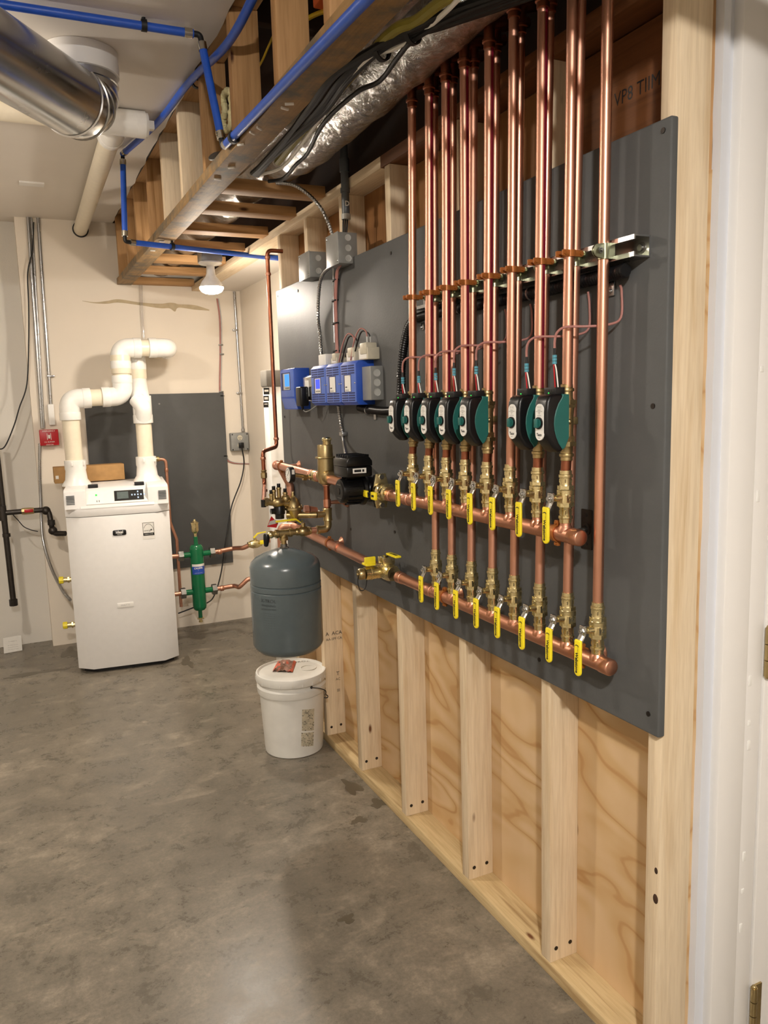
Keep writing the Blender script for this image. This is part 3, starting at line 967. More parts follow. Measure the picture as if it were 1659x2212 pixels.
# ---- manifold hangers
def hanger(label, x, y, z, big=.0172, plate=True):
    r = thing('pipe_hanger', label, 'hanger', (x, y, z), 'bell hangers holding the main pipes')
    P = lambda n, mb, m, lb=None: part(n, mb, m, r, lb)
    mb = MB().lathe((x, y - .006, z), (0, 1, 0), [(0, big), (0, big + .003), (.012, big + .003), (.012, big)], 22, caps=False)
    for s in (-1, 1):
        mb.box((x - .004, y - .006, z + s * (big + .001) - .005 * (s < 0) * 2), (x + .004, y + .006, z + s * (big + .001) + .010 * (s > 0)), .001)
        mb.cyl((x - .007, y, z + s * (big + .006)), (x + .007, y, z + s * (big + .006)), .0035, 10)
    P('split_ring', mb, 'bclamp')
    mb = MB().cyl((x + big + .001, y, z), (1.146, y, z), .0045, 10)
    P('rod', mb, 'steel')
    if plate:
        mb = MB().box((1.1445, y - .018, z - .045), (1.148, y + .018, z + .045), .001)
        mb.lathe((1.1445, y, z), (-1, 0, 0), [(0, .014), (.002, .014), (.003, .009), (.008, .009)], 16)
        for s in (-1, 1):
            mb.cyl((1.1445, y, z + s * .033), (1.143, y, z + s * .033), .004, 10)
        P('wall_plate', mb, 'darksteel')
    else:
        mb = MB().lathe((1.148, y, z), (-1, 0, 0), [(0, .021), (.002, .021), (.006, .016), (.014, .008), (1.146 - x - big, .006)], 20)
        P('bell_flange', mb, 'copperH', 'flared copper flange on the board')
    return r
hanger('split ring hanger with black wall plate at the capped end of the upper manifold', SXX, 1.383, HZ)
hanger('split ring hanger near the capped end of the lower manifold', RXX, loY[7] + .05, LZ, plate=False)
hanger('split ring hanger at the far end of the lower manifold', RXX, loY[0] - .05, LZ, plate=False)

# ------------------------------------------------------------------ circulator and main line left of the upper manifold
MX = SXX
PY = 2.37
root = thing('circulator_pump', 'black circulator pump between brass flanges left of the upper manifold', 'pump', (MX, PY, 1.16))
zp = 1.236
mb = MB().lathe((.948, PY, zp), X, [(0, .034), (.003, .039), (.010, .041), (.070, .043), (.072, .050), (.082, .052), (.084, .046), (.105, .040)], 28)
for k in range(16):
    a = 2 * math.pi * k / 16
    mb.box((.966, PY - .0012, zp + .040), (1.016, PY + .0012, zp + .0475), .0008, rot=Matrix.Rotation(a, 3, 'X'), piv=(.99, PY, zp))
part('motor', mb, 'pump', root)
mb = MB().lathe((.9475, PY, zp), -X, [(0, .033), (.0006, .033)], 28)
mb.mat(1).cyl((.9468, PY, zp), (.945, PY, zp), .011, 18)
mb.mat(2).box((.9465, PY - .016, zp + .020), (.9468, PY + .016, zp + .0225)); mb.box((.9465, PY - .02, zp - .022), (.9468, PY + .012, zp - .0205))
part('name_plate', mb, ['blackm', 'darksteel', 'steel'], root)
mb = MB().box((.955, PY - .056, 1.283), (1.045, PY + .062, 1.318), .006)
pl = [(.955 , 1.318), (1.045, 1.318), (1.045, 1.334), (1.036, 1.346), (1.022, 1.351), (.978, 1.351), (.964, 1.346), (.955, 1.334)]
mb.prism(pl, 1, PY - .056, PY + .062, .003)
for k in range(6):
    y = PY - .045 + k * .019
    mb.box((.962, y, 1.335), (1.038, y + .004, 1.3545), .001)
mb.box((1.0, PY + .063, 1.25), (1.05, PY + .11, 1.33), .004)
c = part('control_box', mb, 'pump', root)
mb = MB().box((.975, PY - .0566, 1.296), (1.022, PY - .056, 1.312))
mb.mat(1).box((.980, PY - .0569, 1.300), (1.004, PY - .0566, 1.308)).box((1.008, PY - .0569, 1.3), (1.015, PY - .0566, 1.308))
part('bar_label', mb, ['paper', 'ink'], c, 'white label with black bars')
mb = MB().cyl((MX, PY - .062, HZ + .008), (MX, PY + .075, HZ + .008), .026, 20).sph((MX - .01, PY, zp), .044, (1, 1.1, 1))
for s in (-1, 1):
    yy = PY + (-.066 if s < 0 else .072)
    mb.prism([(MX - .02, HZ - .045), (MX + .02, HZ - .045), (MX + .028, HZ), (MX + .02, HZ + .06), (MX - .02, HZ + .06), (MX - .028, HZ)], 1, yy, yy + .009, .003)
part('volute', mb, 'pump', root)
for s, yy in ((0, PY - .076), (1, PY + .081)):
    mb = MB().prism([(MX - .018, HZ - .048), (MX + .018, HZ - .048), (MX + .030, HZ + .008), (MX + .018, HZ + .064), (MX - .018, HZ + .064), (MX - .030, HZ + .008)], 1, yy, yy + .009, .003)
    d = -1 if s == 0 else 1
    mb.lathe((MX, yy + (0 if d < 0 else .009), HZ + .008), (0, d, 0), [(0, .030), (.012, .030), (.018, .025), (.030, .024), (.034, .0265), (.052, .0265), (.056, .022), (.066, .021)], 22)
    mb.hexa((MX, yy + d * .040, HZ + .008), (MX, yy + d * .052, HZ + .008), .029)
    mb.cyl((MX - .02, yy + d * .02, HZ + .0), (MX - .042, yy + d * .02, HZ + .0), .008, 12)
    fl = part('isolation_flange', mb, 'brass', root)
    for zz in (-.038, .054):
        mb = MB().hexa((MX, yy - .006, HZ + zz), (MX, yy - .0005, HZ + zz), .009).hexa((MX, yy + .0095, HZ + zz), (MX, yy + .016, HZ + zz), .009)
        part('flange_bolt', mb, 'chrome', fl)
    mb = MB()
    b0 = yy + d * .02
    mb.mat(0).box((MX - .048, b0 - .008, HZ - .008), (MX - .044, b0 + .05, HZ + .008), .001)
    mb.mat(1).box((MX - .052, b0 - .040, HZ - .013), (MX - .042, b0 - .006, HZ + .012), .003)
    mb.box((MX - .050, b0 + .026, HZ - .011), (MX - .042, b0 + .062, HZ + .012), .003)
    mb.mat(2).box((MX - .0524, b0 - .032, HZ - .004), (MX - .052, b0 - .014, HZ + .003))
    part('flange_lever', mb, ['chrome', 'yellow', 'ink'], fl, 'yellow butterfly lever')
# main pipe to the far elbow
ye = at(595, 1003, 0, MX).y
HF = 1.2420
root = thing('supply_main', 'large copper main pipe running from pump to far elbow past the brass air separator', 'pipe', (MX, 2.9, HF))
mb = MB().tube([(MX, 2.505, 1.2345), (MX, 2.745, 1.237)], .0172, 20)
mb.tube(fillet([(MX, 2.83, 1.2385), (MX, ye, 1.249), (MX + .018, ye + .002, 1.249), (MX + .065, ye, 1.15), (MX + .065, ye, .95)], .028, 8), .0172, 20)
part('tube', mb, 'copper', root)
mb = MB()
for yy in (2.86, 2.93, ye - .035):
    zz = 1.2385 + (yy - 2.83) * .0105 / (ye - 2.83)
    mb.lathe((MX, yy, zz), Y, [(0, .0175), (.001, .0195), (.012, .0195), (.013, .0215), (.018, .0215), (.019, .0175)], 22)
part('press_fitting', mb, 'copperH', root)
mb = MB().lathe((MX, 2.90, 1.238), Y, [(-.02, .0215), (-.018, .0225), (.018, .0225), (.02, .0215)], 22).cyl((MX, 2.9, 1.238), (MX - .03, 2.9, 1.235), .011, 12)
part('gauge_tee', mb, 'brass', root)
# gauge
root = thing('temperature_gauge', 'round black rimmed gauge on a brass stem in front of the upper main pipe', 'gauge', (.955, 2.905, 1.2))
gx = at(622, 1026, 1, 2.90)
mb = MB().cyl((MX - .03, 2.9, 1.235), (gx.x + .022, 2.9, gx.z), .008, 12).hexa((MX - .04, 2.9, 1.235), (MX - .055, 2.9, 1.236), .0125)
part('stem', mb, 'bronze', root)
mb = MB().lathe((gx.x, 2.9, gx.z), X, [(0, .0285), (.003, .031), (.020, .031), (.022, .026)], 28)
part('case', mb, 'blackm', root)
mb = MB().lathe((gx.x + .001, 2.9, gx.z), -X, [(0, .0275), (.0015, .0275)], 28)
part('dial', mb, 'gauge', root)
mb = MB()
for k in range(13):
    a = math.radians(220 - k * 21.6)
    q = MB().box((gx.x - .0012, -.0006 + 2.9, gx.z + .018), (gx.x - .0005, 2.9006, gx.z + .024), rot=Matrix.Rotation(a - math.pi / 2, 3, 'X'), piv=(gx.x - .001, 2.9, gx.z))
    mb.add(q.v, q.f)
mb.box((gx.x - .0014, 2.899, gx.z - .004), (gx.x - .0008, 2.901, gx.z + .020), rot=Matrix.Rotation(.7, 3, 'X'), piv=(gx.x - .001, 2.9, gx.z))
part('needle', mb, 'ink', root)
mb = MB().box((gx.x + .006, 2.868, gx.z + .004), (gx.x + .016, 2.8692, gx.z + .022))
part('case_sticker', mb, 'paper', root)
# air separator
AY = 2.79
zt, zb_ = at(700, 948, 0, MX).z, at(700, 1046, 0, MX).z
root = thing('air_separator', 'tall dull brass air separator standing on the upper main pipe left of the pump', 'separator', (MX, AY, zb_))
H = zt - zb_
mb = MB().lathe((MX, AY, zb_), Z, [(0, .016), (.004, .024), (.010, .030), (.028, .0315), (H * .58, .0305), (H * .585, .0375), (H * .60, .0385), (H * .615, .0375), (H * .62, .0295), (H * .86, .0285), (H * .875, .0275), (H * .88, .020)], 28)
mb.cyl((MX + .008, AY, zb_ + H * .87), (MX + .008, AY, zb_ + H * .97), .0155, 16)
mb.lathe((MX, AY - .052, zb_ + .032), Y, [(0, .020), (.002, .0225), (.008, .0225), (.010, .0205), (.022, .026), (.05, .026), (.082, .026), (.094, .0205), (.096, .0225), (.102, .0225), (.104, .020)], 22)
part('separator_body', mb, 'bronze', root)
mb = MB().lathe((MX + .008, AY, zb_ + H * .955), Z, [(0, .017), (.004, .019), (.010, .018), (.014, .012)], 20)
part('vent_cap', mb, 'brass', root)
# drop leg below
root = thing('drop_leg', 'vertical copper and bronze leg hanging below the brass air separator', 'pipe', (MX, AY, 1.0))
zc_ = at(703, 1100, 0, MX).z; zl = at(703, 1140, 0, MX).z
part('tube', MB().cyl((MX, AY, zb_ + .004), (MX, AY, zc_), .0115, 16), 'copperD', root)
mb = MB().lathe((MX, AY, zc_ - .042), Z, [(0, .0165), (.002, .0185), (.008, .0165), (.040, .0165), (.046, .0185), (.050, .0165)], 18)
mb.tube(fillet([(MX, AY, zc_ - .035), (MX, AY, zl), (MX - .04, AY, zl)], .02), .0145, 16)
mb.cyl((MX, AY, zc_ - .015), (MX - .045, AY, zc_ - .015), .0125, 14)
mb.lathe((MX - .040, AY, zl), -X, [(-.004, .0165), (.006, .0165)], 16)
part('bronze_tee', mb, 'bronze', root)
mb = MB().lathe((MX, AY, zb_ - .005), Z, [(0, .0135), (.002, .0155), (.012, .0155), (.014, .0125)], 16)
part('collar', mb, 'copperH', root)
mb = MB()
zq = at(703, 1085, 0, MX).z
mb.lathe((MX, AY, zq - .014), Z, [(0, .0145), (.028, .0145)], 16)
part('collar', mb, 'copperH', root)
mb = MB().lathe((1.148, AY, zq), -X, [(0, .024), (.002, .024), (.010, .019), (.022, .010), (.036, .0075), (.070, .007)], 20)
part('bell_flange', mb, 'copperH', root, 'flared copper flange on the board')
# fill line: valve, tank tee, regulator and backflow preventer
TX, TYY = .86, AY
root = thing('tank_connection', 'bronze tee and ball valve line above the grey tank with a yellow lever', 'valve', (.9, AY, zl - .03))
p1 = at(612, 1147, 1, AY); TX = p1.x
zz = zl
mb = MB().cyl((MX - .05, AY, zz), (MX - .075, AY, zz), .0115, 14)
part('nipple', mb, 'copper', root)
mb = MB().lathe((MX - .07, AY, zz), -X, [(0, .0125), (.002, .0145), (.008, .0145), (.010, .0135), (.018, .0185), (.030, .0195), (.042, .0185), (.048, .0135), (.056, .0145), (.062, .0125)], 16)
mb.hexa((MX - .078, AY, zz), (MX - .086, AY, zz), .0175).cyl((MX - .10, AY, zz), (MX - .10, AY, zz + .032), .008, 12)
part('valve_body', mb, 'bronze', root)
mb = MB().box((MX - .112, AY - .009, zz + .033), (MX - .09, AY + .009, zz + .036), .001).hexa((MX - .10, AY, zz + .036), (MX - .10, AY, zz + .042), .006)
lv = part('lever', mb, 'chrome', root)
mb = MB().prism([(MX - .112, zz + .033), (MX - .130, zz + .046), (MX - .205, zz + .044), (MX - .205, zz + .049), (MX - .128, zz + .0515), (MX - .110, zz + .0365)], 1, AY - .010, AY + .010, .001)
part('lever_grip', mb, 'yellow', lv, 'yellow lever grip')
mb = MB().cyl((MX - .13, AY, zz), (TX + .03, AY, zz), .0115, 14).lathe((TX + .032, AY, zz), -X, [(0, .0165), (.010, .0165), (.012, .0145), (.052, .0145), (.054, .0165), (.064, .0165)], 16)
mb.lathe((TX, AY, zz), -Z, [(0, .0145), (.014, .0145), (.016, .0165), (.026, .0165)], 16).cyl((TX, AY, zz - .026), (TX, AY, zz - .05), .010, 14)
part('bronze_tee', mb, 'bronze', root)
mb = MB().cyl((TX - .030, AY, zz), (TX - .058, AY, zz), .011, 14).sph((TX - .05, AY, zz), .015)
dr = part('drain_valve', mb, 'brass', root)
mb = MB().lathe((TX - .064, AY, zz + .004), (-.12, 0, -1), [(0, .011), (.006, .013), (.020, .012), (.045, .008), (.048, .004)], 14)
part('drain_handle', mb, 'black', dr, 'black drain handle')
# red warning tag
a, b, c_, d_ = [at(*q, 1, AY + .02) for q in ((586, 1115), (601, 1130), (597, 1140), (577, 1138))]
root = thing('warning_tag', 'red paper tag with grey stripe hanging above the grey tank fittings', 'tag', (c_.x, AY + .02, c_.z))
mb = MB().prism([(a.x, a.z), (b.x, b.z), (c_.x, c_.z), (d_.x, d_.z)], 1, AY + .0195, AY + .0205)
part('tag_card', mb, 'red', root)
q = [at(*k, 1, AY + .0193) for k in ((583, 1126), (596, 1122), (600, 1130), (579, 1135))]
part('tag_stripe', MB().prism([(k.x, k.z) for k in q], 1, AY + .019, AY + .0194), 'greylt', root)
mb = MB().tube([(a.x, AY + .02, a.z), (a.x + .006, AY + .03, a.z + .03)], .0008, 6)
part('tag_string', mb, 'paper', root)
# pressure regulator
GY = AY + .03
p = at(634, 1095, 1, GY)
root = thing('pressure_regulator', 'brass bell shaped pressure regulator with a threaded stem above the grey tank', 'regulator', (p.x, GY, p.z - .06))
mb = MB().lathe((p.x, GY, p.z - .055), Z, [(0, .012), (.004, .020), (.030, .026), (.044, .030), (.046, .036), (.054, .036), (.056, .030), (.066, .027), (.085, .018), (.092, .010)], 24)
mb.cyl((p.x - .03, GY, p.z - .028), (MX - .045, GY - .03, zc_ - .015), .0125, 14)
part('regulator_body', mb, 'bronze', root)
mb = MB()
for k in range(6):
    an = k * math.pi / 3
    mb.sph((p.x + .031 * math.cos(an), GY + .031 * math.sin(an), p.z + .002), .004, n=8)
part('flange_screw', mb, 'brass', root)
mb = MB().lathe((p.x, GY, p.z + .036), Z, [(0, .006), (.022, .0055)], 12).hexa((p.x, GY, p.z + .035), (p.x, GY, p.z + .042), .009)
part('adjusting_stem', mb, 'brass', root)
q = at(662, 1100, 1, GY)
mb = MB().hexa((q.x - .012, GY - .01, q.z - .002), (q.x + .004, GY - .012, q.z - .003), .021).lathe((q.x + .006, GY - .012, q.z - .004), (1, 0, -.12), [(0, .018), (.012, .016), (.030, .0145)], 16)
part('union_nut', mb, 'copperH', root, 'copper union nut')
q = at(672, 1106, 1, GY)
mb = MB().lathe((q.x + .02, GY - .018, zc_ - .015), X, [(0, .0155), (.006, .0155)], 14)
part('white_gasket', mb, 'paper', root)
# backflow preventer
p = at(600, 1072, 1, GY)
root = thing('backflow_preventer', 'small brass backflow preventer with black test cocks left of the pressure regulator', 'valve', (p.x, GY, p.z - .05))
mb = MB().cyl((p.x - .05, GY, p.z - .016), (p.x + .055, GY + .0, p.z - .034), .014, 14).sph((p.x, GY, p.z - .022), .024, (1.2, 1, .9)).sph((p.x + .03, GY, p.z - .012), .018)
mb.lathe((p.x - .04, GY, p.z - .018), (-1, 0, .1), [(0, .018), (.014, .018)], 6, smooth=False)
tc = [(-.026, 0), (-.016, .014), (.004, .022), (.028, .002)]
for dx, dz in tc:
    mb.lathe((p.x + dx, GY - .004, p.z - .012), Z, [(0, .008), (.016 + dz, .008), (.018 + dz, .010), (.024 + dz, .0095)], 10)
part('valve_body', mb, 'bronze', root)
mb = MB()
for dx, dz in tc:
    mb.cyl((p.x + dx, GY - .004, p.z + .012 + dz), (p.x + dx, GY - .004, p.z + .026 + dz), .007, 10, bev=.001)
part('test_cock_cap', mb, 'black', root, 'black test cock caps')
mb = MB().lathe((p.x + .004, GY, p.z - .030), -Z, [(0, .014), (.012, .021), (.036, .021), (.040, .017), (.055, .017)], 16).cyl((p.x + .004, GY, p.z - .055), (p.x - .03, GY, p.z - .055), .011, 12)
mb.cyl((p.x - .056, GY, p.z - .008), (p.x - .056, GY, p.z - .036), .010, 12)
part('vent_port', mb, 'black', root, 'black vent port')
# thin copper feed pipe from above
YF = 3.42
pts = [at(600, 541, 1, YF), at(577, 541, 1, YF), at(594, 965, 1, YF), at(568, 985, 1, YF), at(571, 1080, 1, YF - .3)]
pts[0] = Vector((pts[1].x + .07, YF, pts[1].z))
pts[2] = Vector((pts[1].x, YF, pts[2].z)); pts[3] = at(568, 985, 1, YF - .1)
pts[4] = Vector((p.x - .055, GY, p.z - .014)); pts.insert(4, Vector((pts[3].x, pts[3].y, pts[4].z + .004)))
pts[3].z = pts[2].z - .012
root = thing('feed_pipe', 'thin copper feed pipe dropping from the soffit past the far end of the grey board', 'pipe', (pts[1].x, YF, pts[4].z))
part('tube', MB().tube(fillet(pts, .022, 7), .0088, 14), 'copperD', root)
mb = MB()
def ring(c, d, r=.0112, L=.012):
    mb.lathe(Vector(c) - Vector(d) * L / 2, d, [(0, r), (L * .25, r * 1.08), (L * .75, r * 1.08), (L, r)], 14)
ring(pts[1] - Z * .03, Z); ring(pts[1] - Z * .10, Z); ring(pts[2] + Z * .035, Z); ring(pts[3] - Z * .03, Z); ring(pts[3] - Z * .17, Z)
part('solder_joint', mb, 'copperH', root)
mb = MB()
u = pts[3] - Z * .10
mb.lathe(u + Z * .02, -Z, [(0, .011), (.004, .013), (.010, .010), (.014, .014), (.034, .014), (.038, .010)], 8, smooth=False)
part('union', mb, 'bronze', root, 'bronze union')

# ------------------------------------------------------------------ return main with purge valve
yl = at(650, 1143, 0, RXX).y
root = thing('return_main', 'large copper return main pipe running low across the grey board to the far end', 'pipe', (RXX, 2.8, .97))
y0 = at(805, 1219, 0, RXX).y
LZf = at(740, 1187, 0, RXX).z
mb = MB().tube(fillet([(RXX, y0 - .01, LZ + .004), (RXX, 3.30, LZf + .012), (RXX - .05, 3.33, LZf + .012), (RXX - .05, 3.33, LZf - .1)], .03), .0172, 20)
part('tube', mb, 'copper', root)
mb = MB(); ring((RXX, 2.76, LZf + .002), Y, .0195, .02); part('coupling', mb, 'copperH', root)
mb = MB(); ring((RXX, 3.2, LZf + .01), Y, .0195, .03); part('coupling', mb, 'copperH', root)
hanger('split ring hanger on the low return main beside the grey tank', RXX, 2.86, LZf + .0035, plate=False)
hanger('split ring hanger on the upper main at the far end of the board', MX, ye - .09, 1.2475, plate=False)
VY = at(835, 1232, 0, RXX).y
root = thing('purge_valve', 'brass purge valve with yellow levers on the low return main left of the lower manifold', 'valve', (RXX, VY, LZ - .03))
mb = MB().lathe((RXX, VY - .058, LZ + .003), Y, [(0, .024), (.010, .024), (.012, .022), (.030, .030), (.060, .030), (.080, .024), (.090, .024), (.092, .019), (.118, .019)], 22)
mb.hexa((RXX, VY - .056, LZ + .003), (RXX, VY - .044, LZ + .003), .027)
mb.cyl((RXX - .02, VY + .012, LZ), (RXX - .075, VY + .012, LZ), .022, 20).lathe((RXX - .052, VY + .012, LZ), -X, [(0, .024), (.004, .024), (.006, .021)], 18)
mb.cyl((RXX - .005, VY, LZ + .02), (RXX - .005, VY, LZ + .048), .011, 14)
for s in (-1, 1):
    mb.box((RXX - .022, VY + s * .018 - .003, LZ + .028), (RXX + .022, VY + s * .018 + .003, LZ + .052), .001)
part('valve_body', mb, 'brass', root)
mb = MB().lathe((RXX - .078, VY + .012, LZ), -X, [(0, .017), (.002, .019), (.016, .019), (.020, .016)], 14, smooth=False).sph((RXX - .1, VY + .012, LZ), .004, n=8)
cp = part('hose_cap', mb, 'bronze', root)
a0 = Vector((RXX - .098, VY + .012, LZ))
mb = MB().tube(catmull([a0, a0 + Vector((-.002, .002, -.03)), a0 + Vector((.006, 0, -.055)), a0 + Vector((.022, -.002, -.05)), a0 + Vector((.03, 0, -.02)), a0 + Vector((.03, .004, .004))], 6), .0016, 8)
part('cap_strap', mb, 'blackm', cp, 'black cap strap')
mb = MB().box((RXX - .075, VY - .004, LZ + .026), (RXX - .040, VY + .036, LZ + .034), .003).box((RXX - .078, VY + .0, LZ + .030), (RXX - .038, VY + .008, LZ + .056), .003)
part('drain_lever', mb, 'yellow', root, 'yellow butterfly drain lever')
mb = MB().box((RXX - .016, VY - .010, LZ + .048), (RXX + .006, VY + .01, LZ + .051), .001).prism([(VY - .008, LZ + .049), (VY - .012, LZ + .051), (VY - .035, LZ + .066), (VY - .03, LZ + .068)], 0, RXX - .013, RXX + .003, .001).hexa((RXX - .005, VY, LZ + .051), (RXX - .005, VY, LZ + .058), .006)
lv = part('lever', mb, 'chrome', root)
mb = MB().box((RXX - .016, VY - .105, LZ + .064), (RXX + .006, VY - .03, LZ + .071), .003)
mb.mat(1).box((RXX - .009, VY - .092, LZ + .0708), (RXX - .001, VY - .060, LZ + .0714)).box((RXX - .009, VY - .054, LZ + .0708), (RXX - .001, VY - .045, LZ + .0714))
part('lever_grip', mb, ['yellow', 'ink'], lv, 'yellow lever grip with black print')

# ------------------------------------------------------------------ expansion tank
R_ = .133
tb = at(613, 1416, 1, AY); tt = at(612, 1170, 1, AY)
TC = Vector((TX, AY, tb.z + .012)); TH = zz - .048 - TC.z
root = thing('expansion_tank', 'slate grey expansion tank hanging above the white pail', 'tank', TC)
S_ = TH
mb = MB().lathe(TC, Z, [(0, .03), (.004, .075), (.014, .112), (.030, .128), (.042, R_), (S_ * .61, R_), (S_ * .617, R_ - .003), (S_ * .625, R_), (S_ * .665, R_), (S_ * .672, R_ - .004), (S_ * .68, R_ - .001), (S_ * .82, R_ - .001), (S_ * .86, R_ - .006), (S_ * .90, R_ - .022), (S_ * .945, R_ - .060), (S_ * .975, R_ - .098), (S_ * .985, .014), (S_ * 1.0, .013)], 48)
part('tank_shell', mb, 'tank', root)
mb = MB()
def curved_text(txt, size, zc, ang0, out):
    q = text_mb(txt, size, (0, 0, 0), X, Z)
    for v in q.v:
        a = ang0 + v.x / R_
        out.v.append(Vector((TC.x + math.cos(a) * (R_ + .0006), TC.y + math.sin(a) * (R_ + .0006), zc + v.z)))
    o = len(out.v) - len(q.v)
    for f in q.f:
        out.f.append([o + i for i in f]); out.mi.append(0); out.sm.append(False)
A0 = math.radians(-138)
zc0 = TC.z + S_ * .5
curved_text('X-TROL', .018, zc0 + .025, A0, mb); curved_text('WARNING', .012, zc0 + .008, A0, mb); curved_text('EXPANSION TANK', .0075, zc0 - .006, A0, mb)
for k in range(7):
    curved_text('- - -- --- -- - --', .009, zc0 - .020 - k * .009, A0, mb)
part('printed_label', mb, 'tankprint', root, 'dark printed lettering')
mb = MB().cyl((TX, AY, TC.z + S_ * .96), (TX, AY, TC.z + S_ * 1.02), .0135, 16).hexa((TX, AY, TC.z + S_ * .975), (TX, AY, TC.z + S_ * .995), .018)
part('neck', mb, 'steel', root)

# ------------------------------------------------------------------ white pail
BC = Vector((1.025, 3.215, 0))
BH = .362
root = thing('plastic_pail', 'scuffed white plastic pail with lid standing under the grey tank', 'pail', BC)
mb = MB().lathe(BC, Z, [(0, .122), (.003, .128), (.02, .1295), (.268, .142), (.270, .149), (.276, .151), (.300, .152), (.304, .146), (.308, .1425), (.328, .1435), (.330, .146), (BH - .03, .147)], 56)
part('pail_body', mb, 'pail', root)
mb = MB().lathe(BC + Z * .322, Z, [(0, .1445), (.001, .153), (.004, .155), (.030, .1555), (.037, .153), (.038, .147), (.033, .143), (.030, .140)], 56, caps=False)
mb.lathe(BC + Z * .3485, Z, [(0, .1415), (.0035, .141), (.004, .12)], 56)
for k in range(20):
    a = 2 * math.pi * k / 20
    mb.box(BC + Vector((.1545, -.001, .324)), BC + Vector((.157, .001, .340)), .0005, rot=Matrix.Rotation(a, 3, 'Z'), piv=BC)
lid = part('pail_lid', mb, 'pail', root)
cl = at(650, 1443, 2, .3527)
part('lid_writing', text_mb('FROZEN', .027, at(661, 1428, 2, .3532), Vector((.985, -.17, 0)), Vector((.17, .985, 0))), 'dirt', lid, 'faded handwritten black word')
sc_ = at(666, 1443, 2, .3528)
mb = MB().tube([sc_ + Vector((.034 * math.cos(a * .3), .034 * math.sin(a * .3), .001)) for a in range(22)], .0025, 8)
part('spout_ring', mb, 'pail', lid)
h0 = at(673, 1485, 1, BC.y - .13)
mb = MB().tube(catmull([at(673, 1485, 1, 3.075), at(690, 1487, 1, 3.06), at(703, 1492, 1, 3.06), at(704, 1500, 1, 3.06), at(708, 1503, 1, 3.06), at(707, 1507, 1, 3.06), at(700, 1507, 1, 3.07)], 5), .0022, 8)
mb.sph(at(673, 1485, 1, 3.077), .006, n=8)
part('bail_handle', mb, 'darksteel', root, 'bent wire bail handle')
def pail_patch(px0, py0, px1, py1):
    out = MB()
    NJ, NI = 15, 9
    for (j, i_) in [(-1, -1)] + [(j, i_) for j in range(NJ) for i_ in range(NI)]:
        if j >= 0 and random.random() < .52: continue
        def q(u, v):
            p_ = at(px0 + (px1 - px0) * u, py0 + (py1 - py0) * v, 1, BC.y - .13)
            a = math.atan2(-.92, (p_.x - BC.x) / .14)
            dx = max(-.95, min(.95, (p_.x - BC.x) / .142)); dy = -math.sqrt(1 - dx * dx)
            rr = .1295 + (.142 - .1295) * (p_.z - .02) / .248 + (.0004 if j < 0 else .0009)
            return Vector((BC.x + dx * rr, BC.y + dy * rr, p_.z))
        out.mat(1 if j < 0 else 0)
        if j < 0:
            n = 8
            for k in range(n): out.add([q(k / n, 0), q((k + 1) / n, 0), q((k + 1) / n, 1), q(k / n, 1)], [(0, 1, 2, 3)])
            continue
        u0, u1 = (i_ + random.uniform(-.1, .3)) / NI, (i_ + random.uniform(.5, 1.1)) / NI
        v0_, v1 = (j + random.uniform(0, .3)) / NJ, (j + random.uniform(.4, .95)) / NJ
        out.add([q(u0, v0_), q(u1, v0_), q(u1, v1), q(u0, v1)], [(0, 1, 2, 3)])
    return out
part('worn_label', pail_patch(651, 1531, 680, 1578), ['dirt', 'tan'], root, 'worn grey printed label')
part('worn_label', pail_patch(650, 1582, 680, 1612), ['dirt', 'tan'], root, 'worn grey printed label')
# snack wrapper on the lid
wq = [at(*q, 2, .3535) for q in ((601, 1428), (640, 1430), (632, 1453), (588, 1451))]
root = thing('plastic_wrapper', 'crumpled red printed plastic wrapper lying on the white pail lid', 'wrapper', (wq[0] + wq[2]) / 2)
mb = MB(); N = 8; vs = []; fs = []
for j in range(N + 1):
    for i_ in range(N + 1):
        a = wq[0].lerp(wq[1], i_ / N); b = wq[3].lerp(wq[2], i_ / N)
        p_ = a.lerp(b, j / N)
        vs.append(p_ + Z * (random.uniform(.0005, .013) if 0 < i_ < N else .002))
for i_ in range(N):
    for j in range(N):
        fs.append((j * (N + 1) + i_, j * (N + 1) + i_ + 1, (j + 1) * (N + 1) + i_ + 1, (j + 1) * (N + 1) + i_))
mb.add(vs, fs, False)
mb.mi = [0 if k < N or k >= N * (N - 1) or (k * 7) % 11 == 0 else 1 for k in range(len(fs))]
part('wrapper_sheet', mb, ['wrapper', 'film'], root)

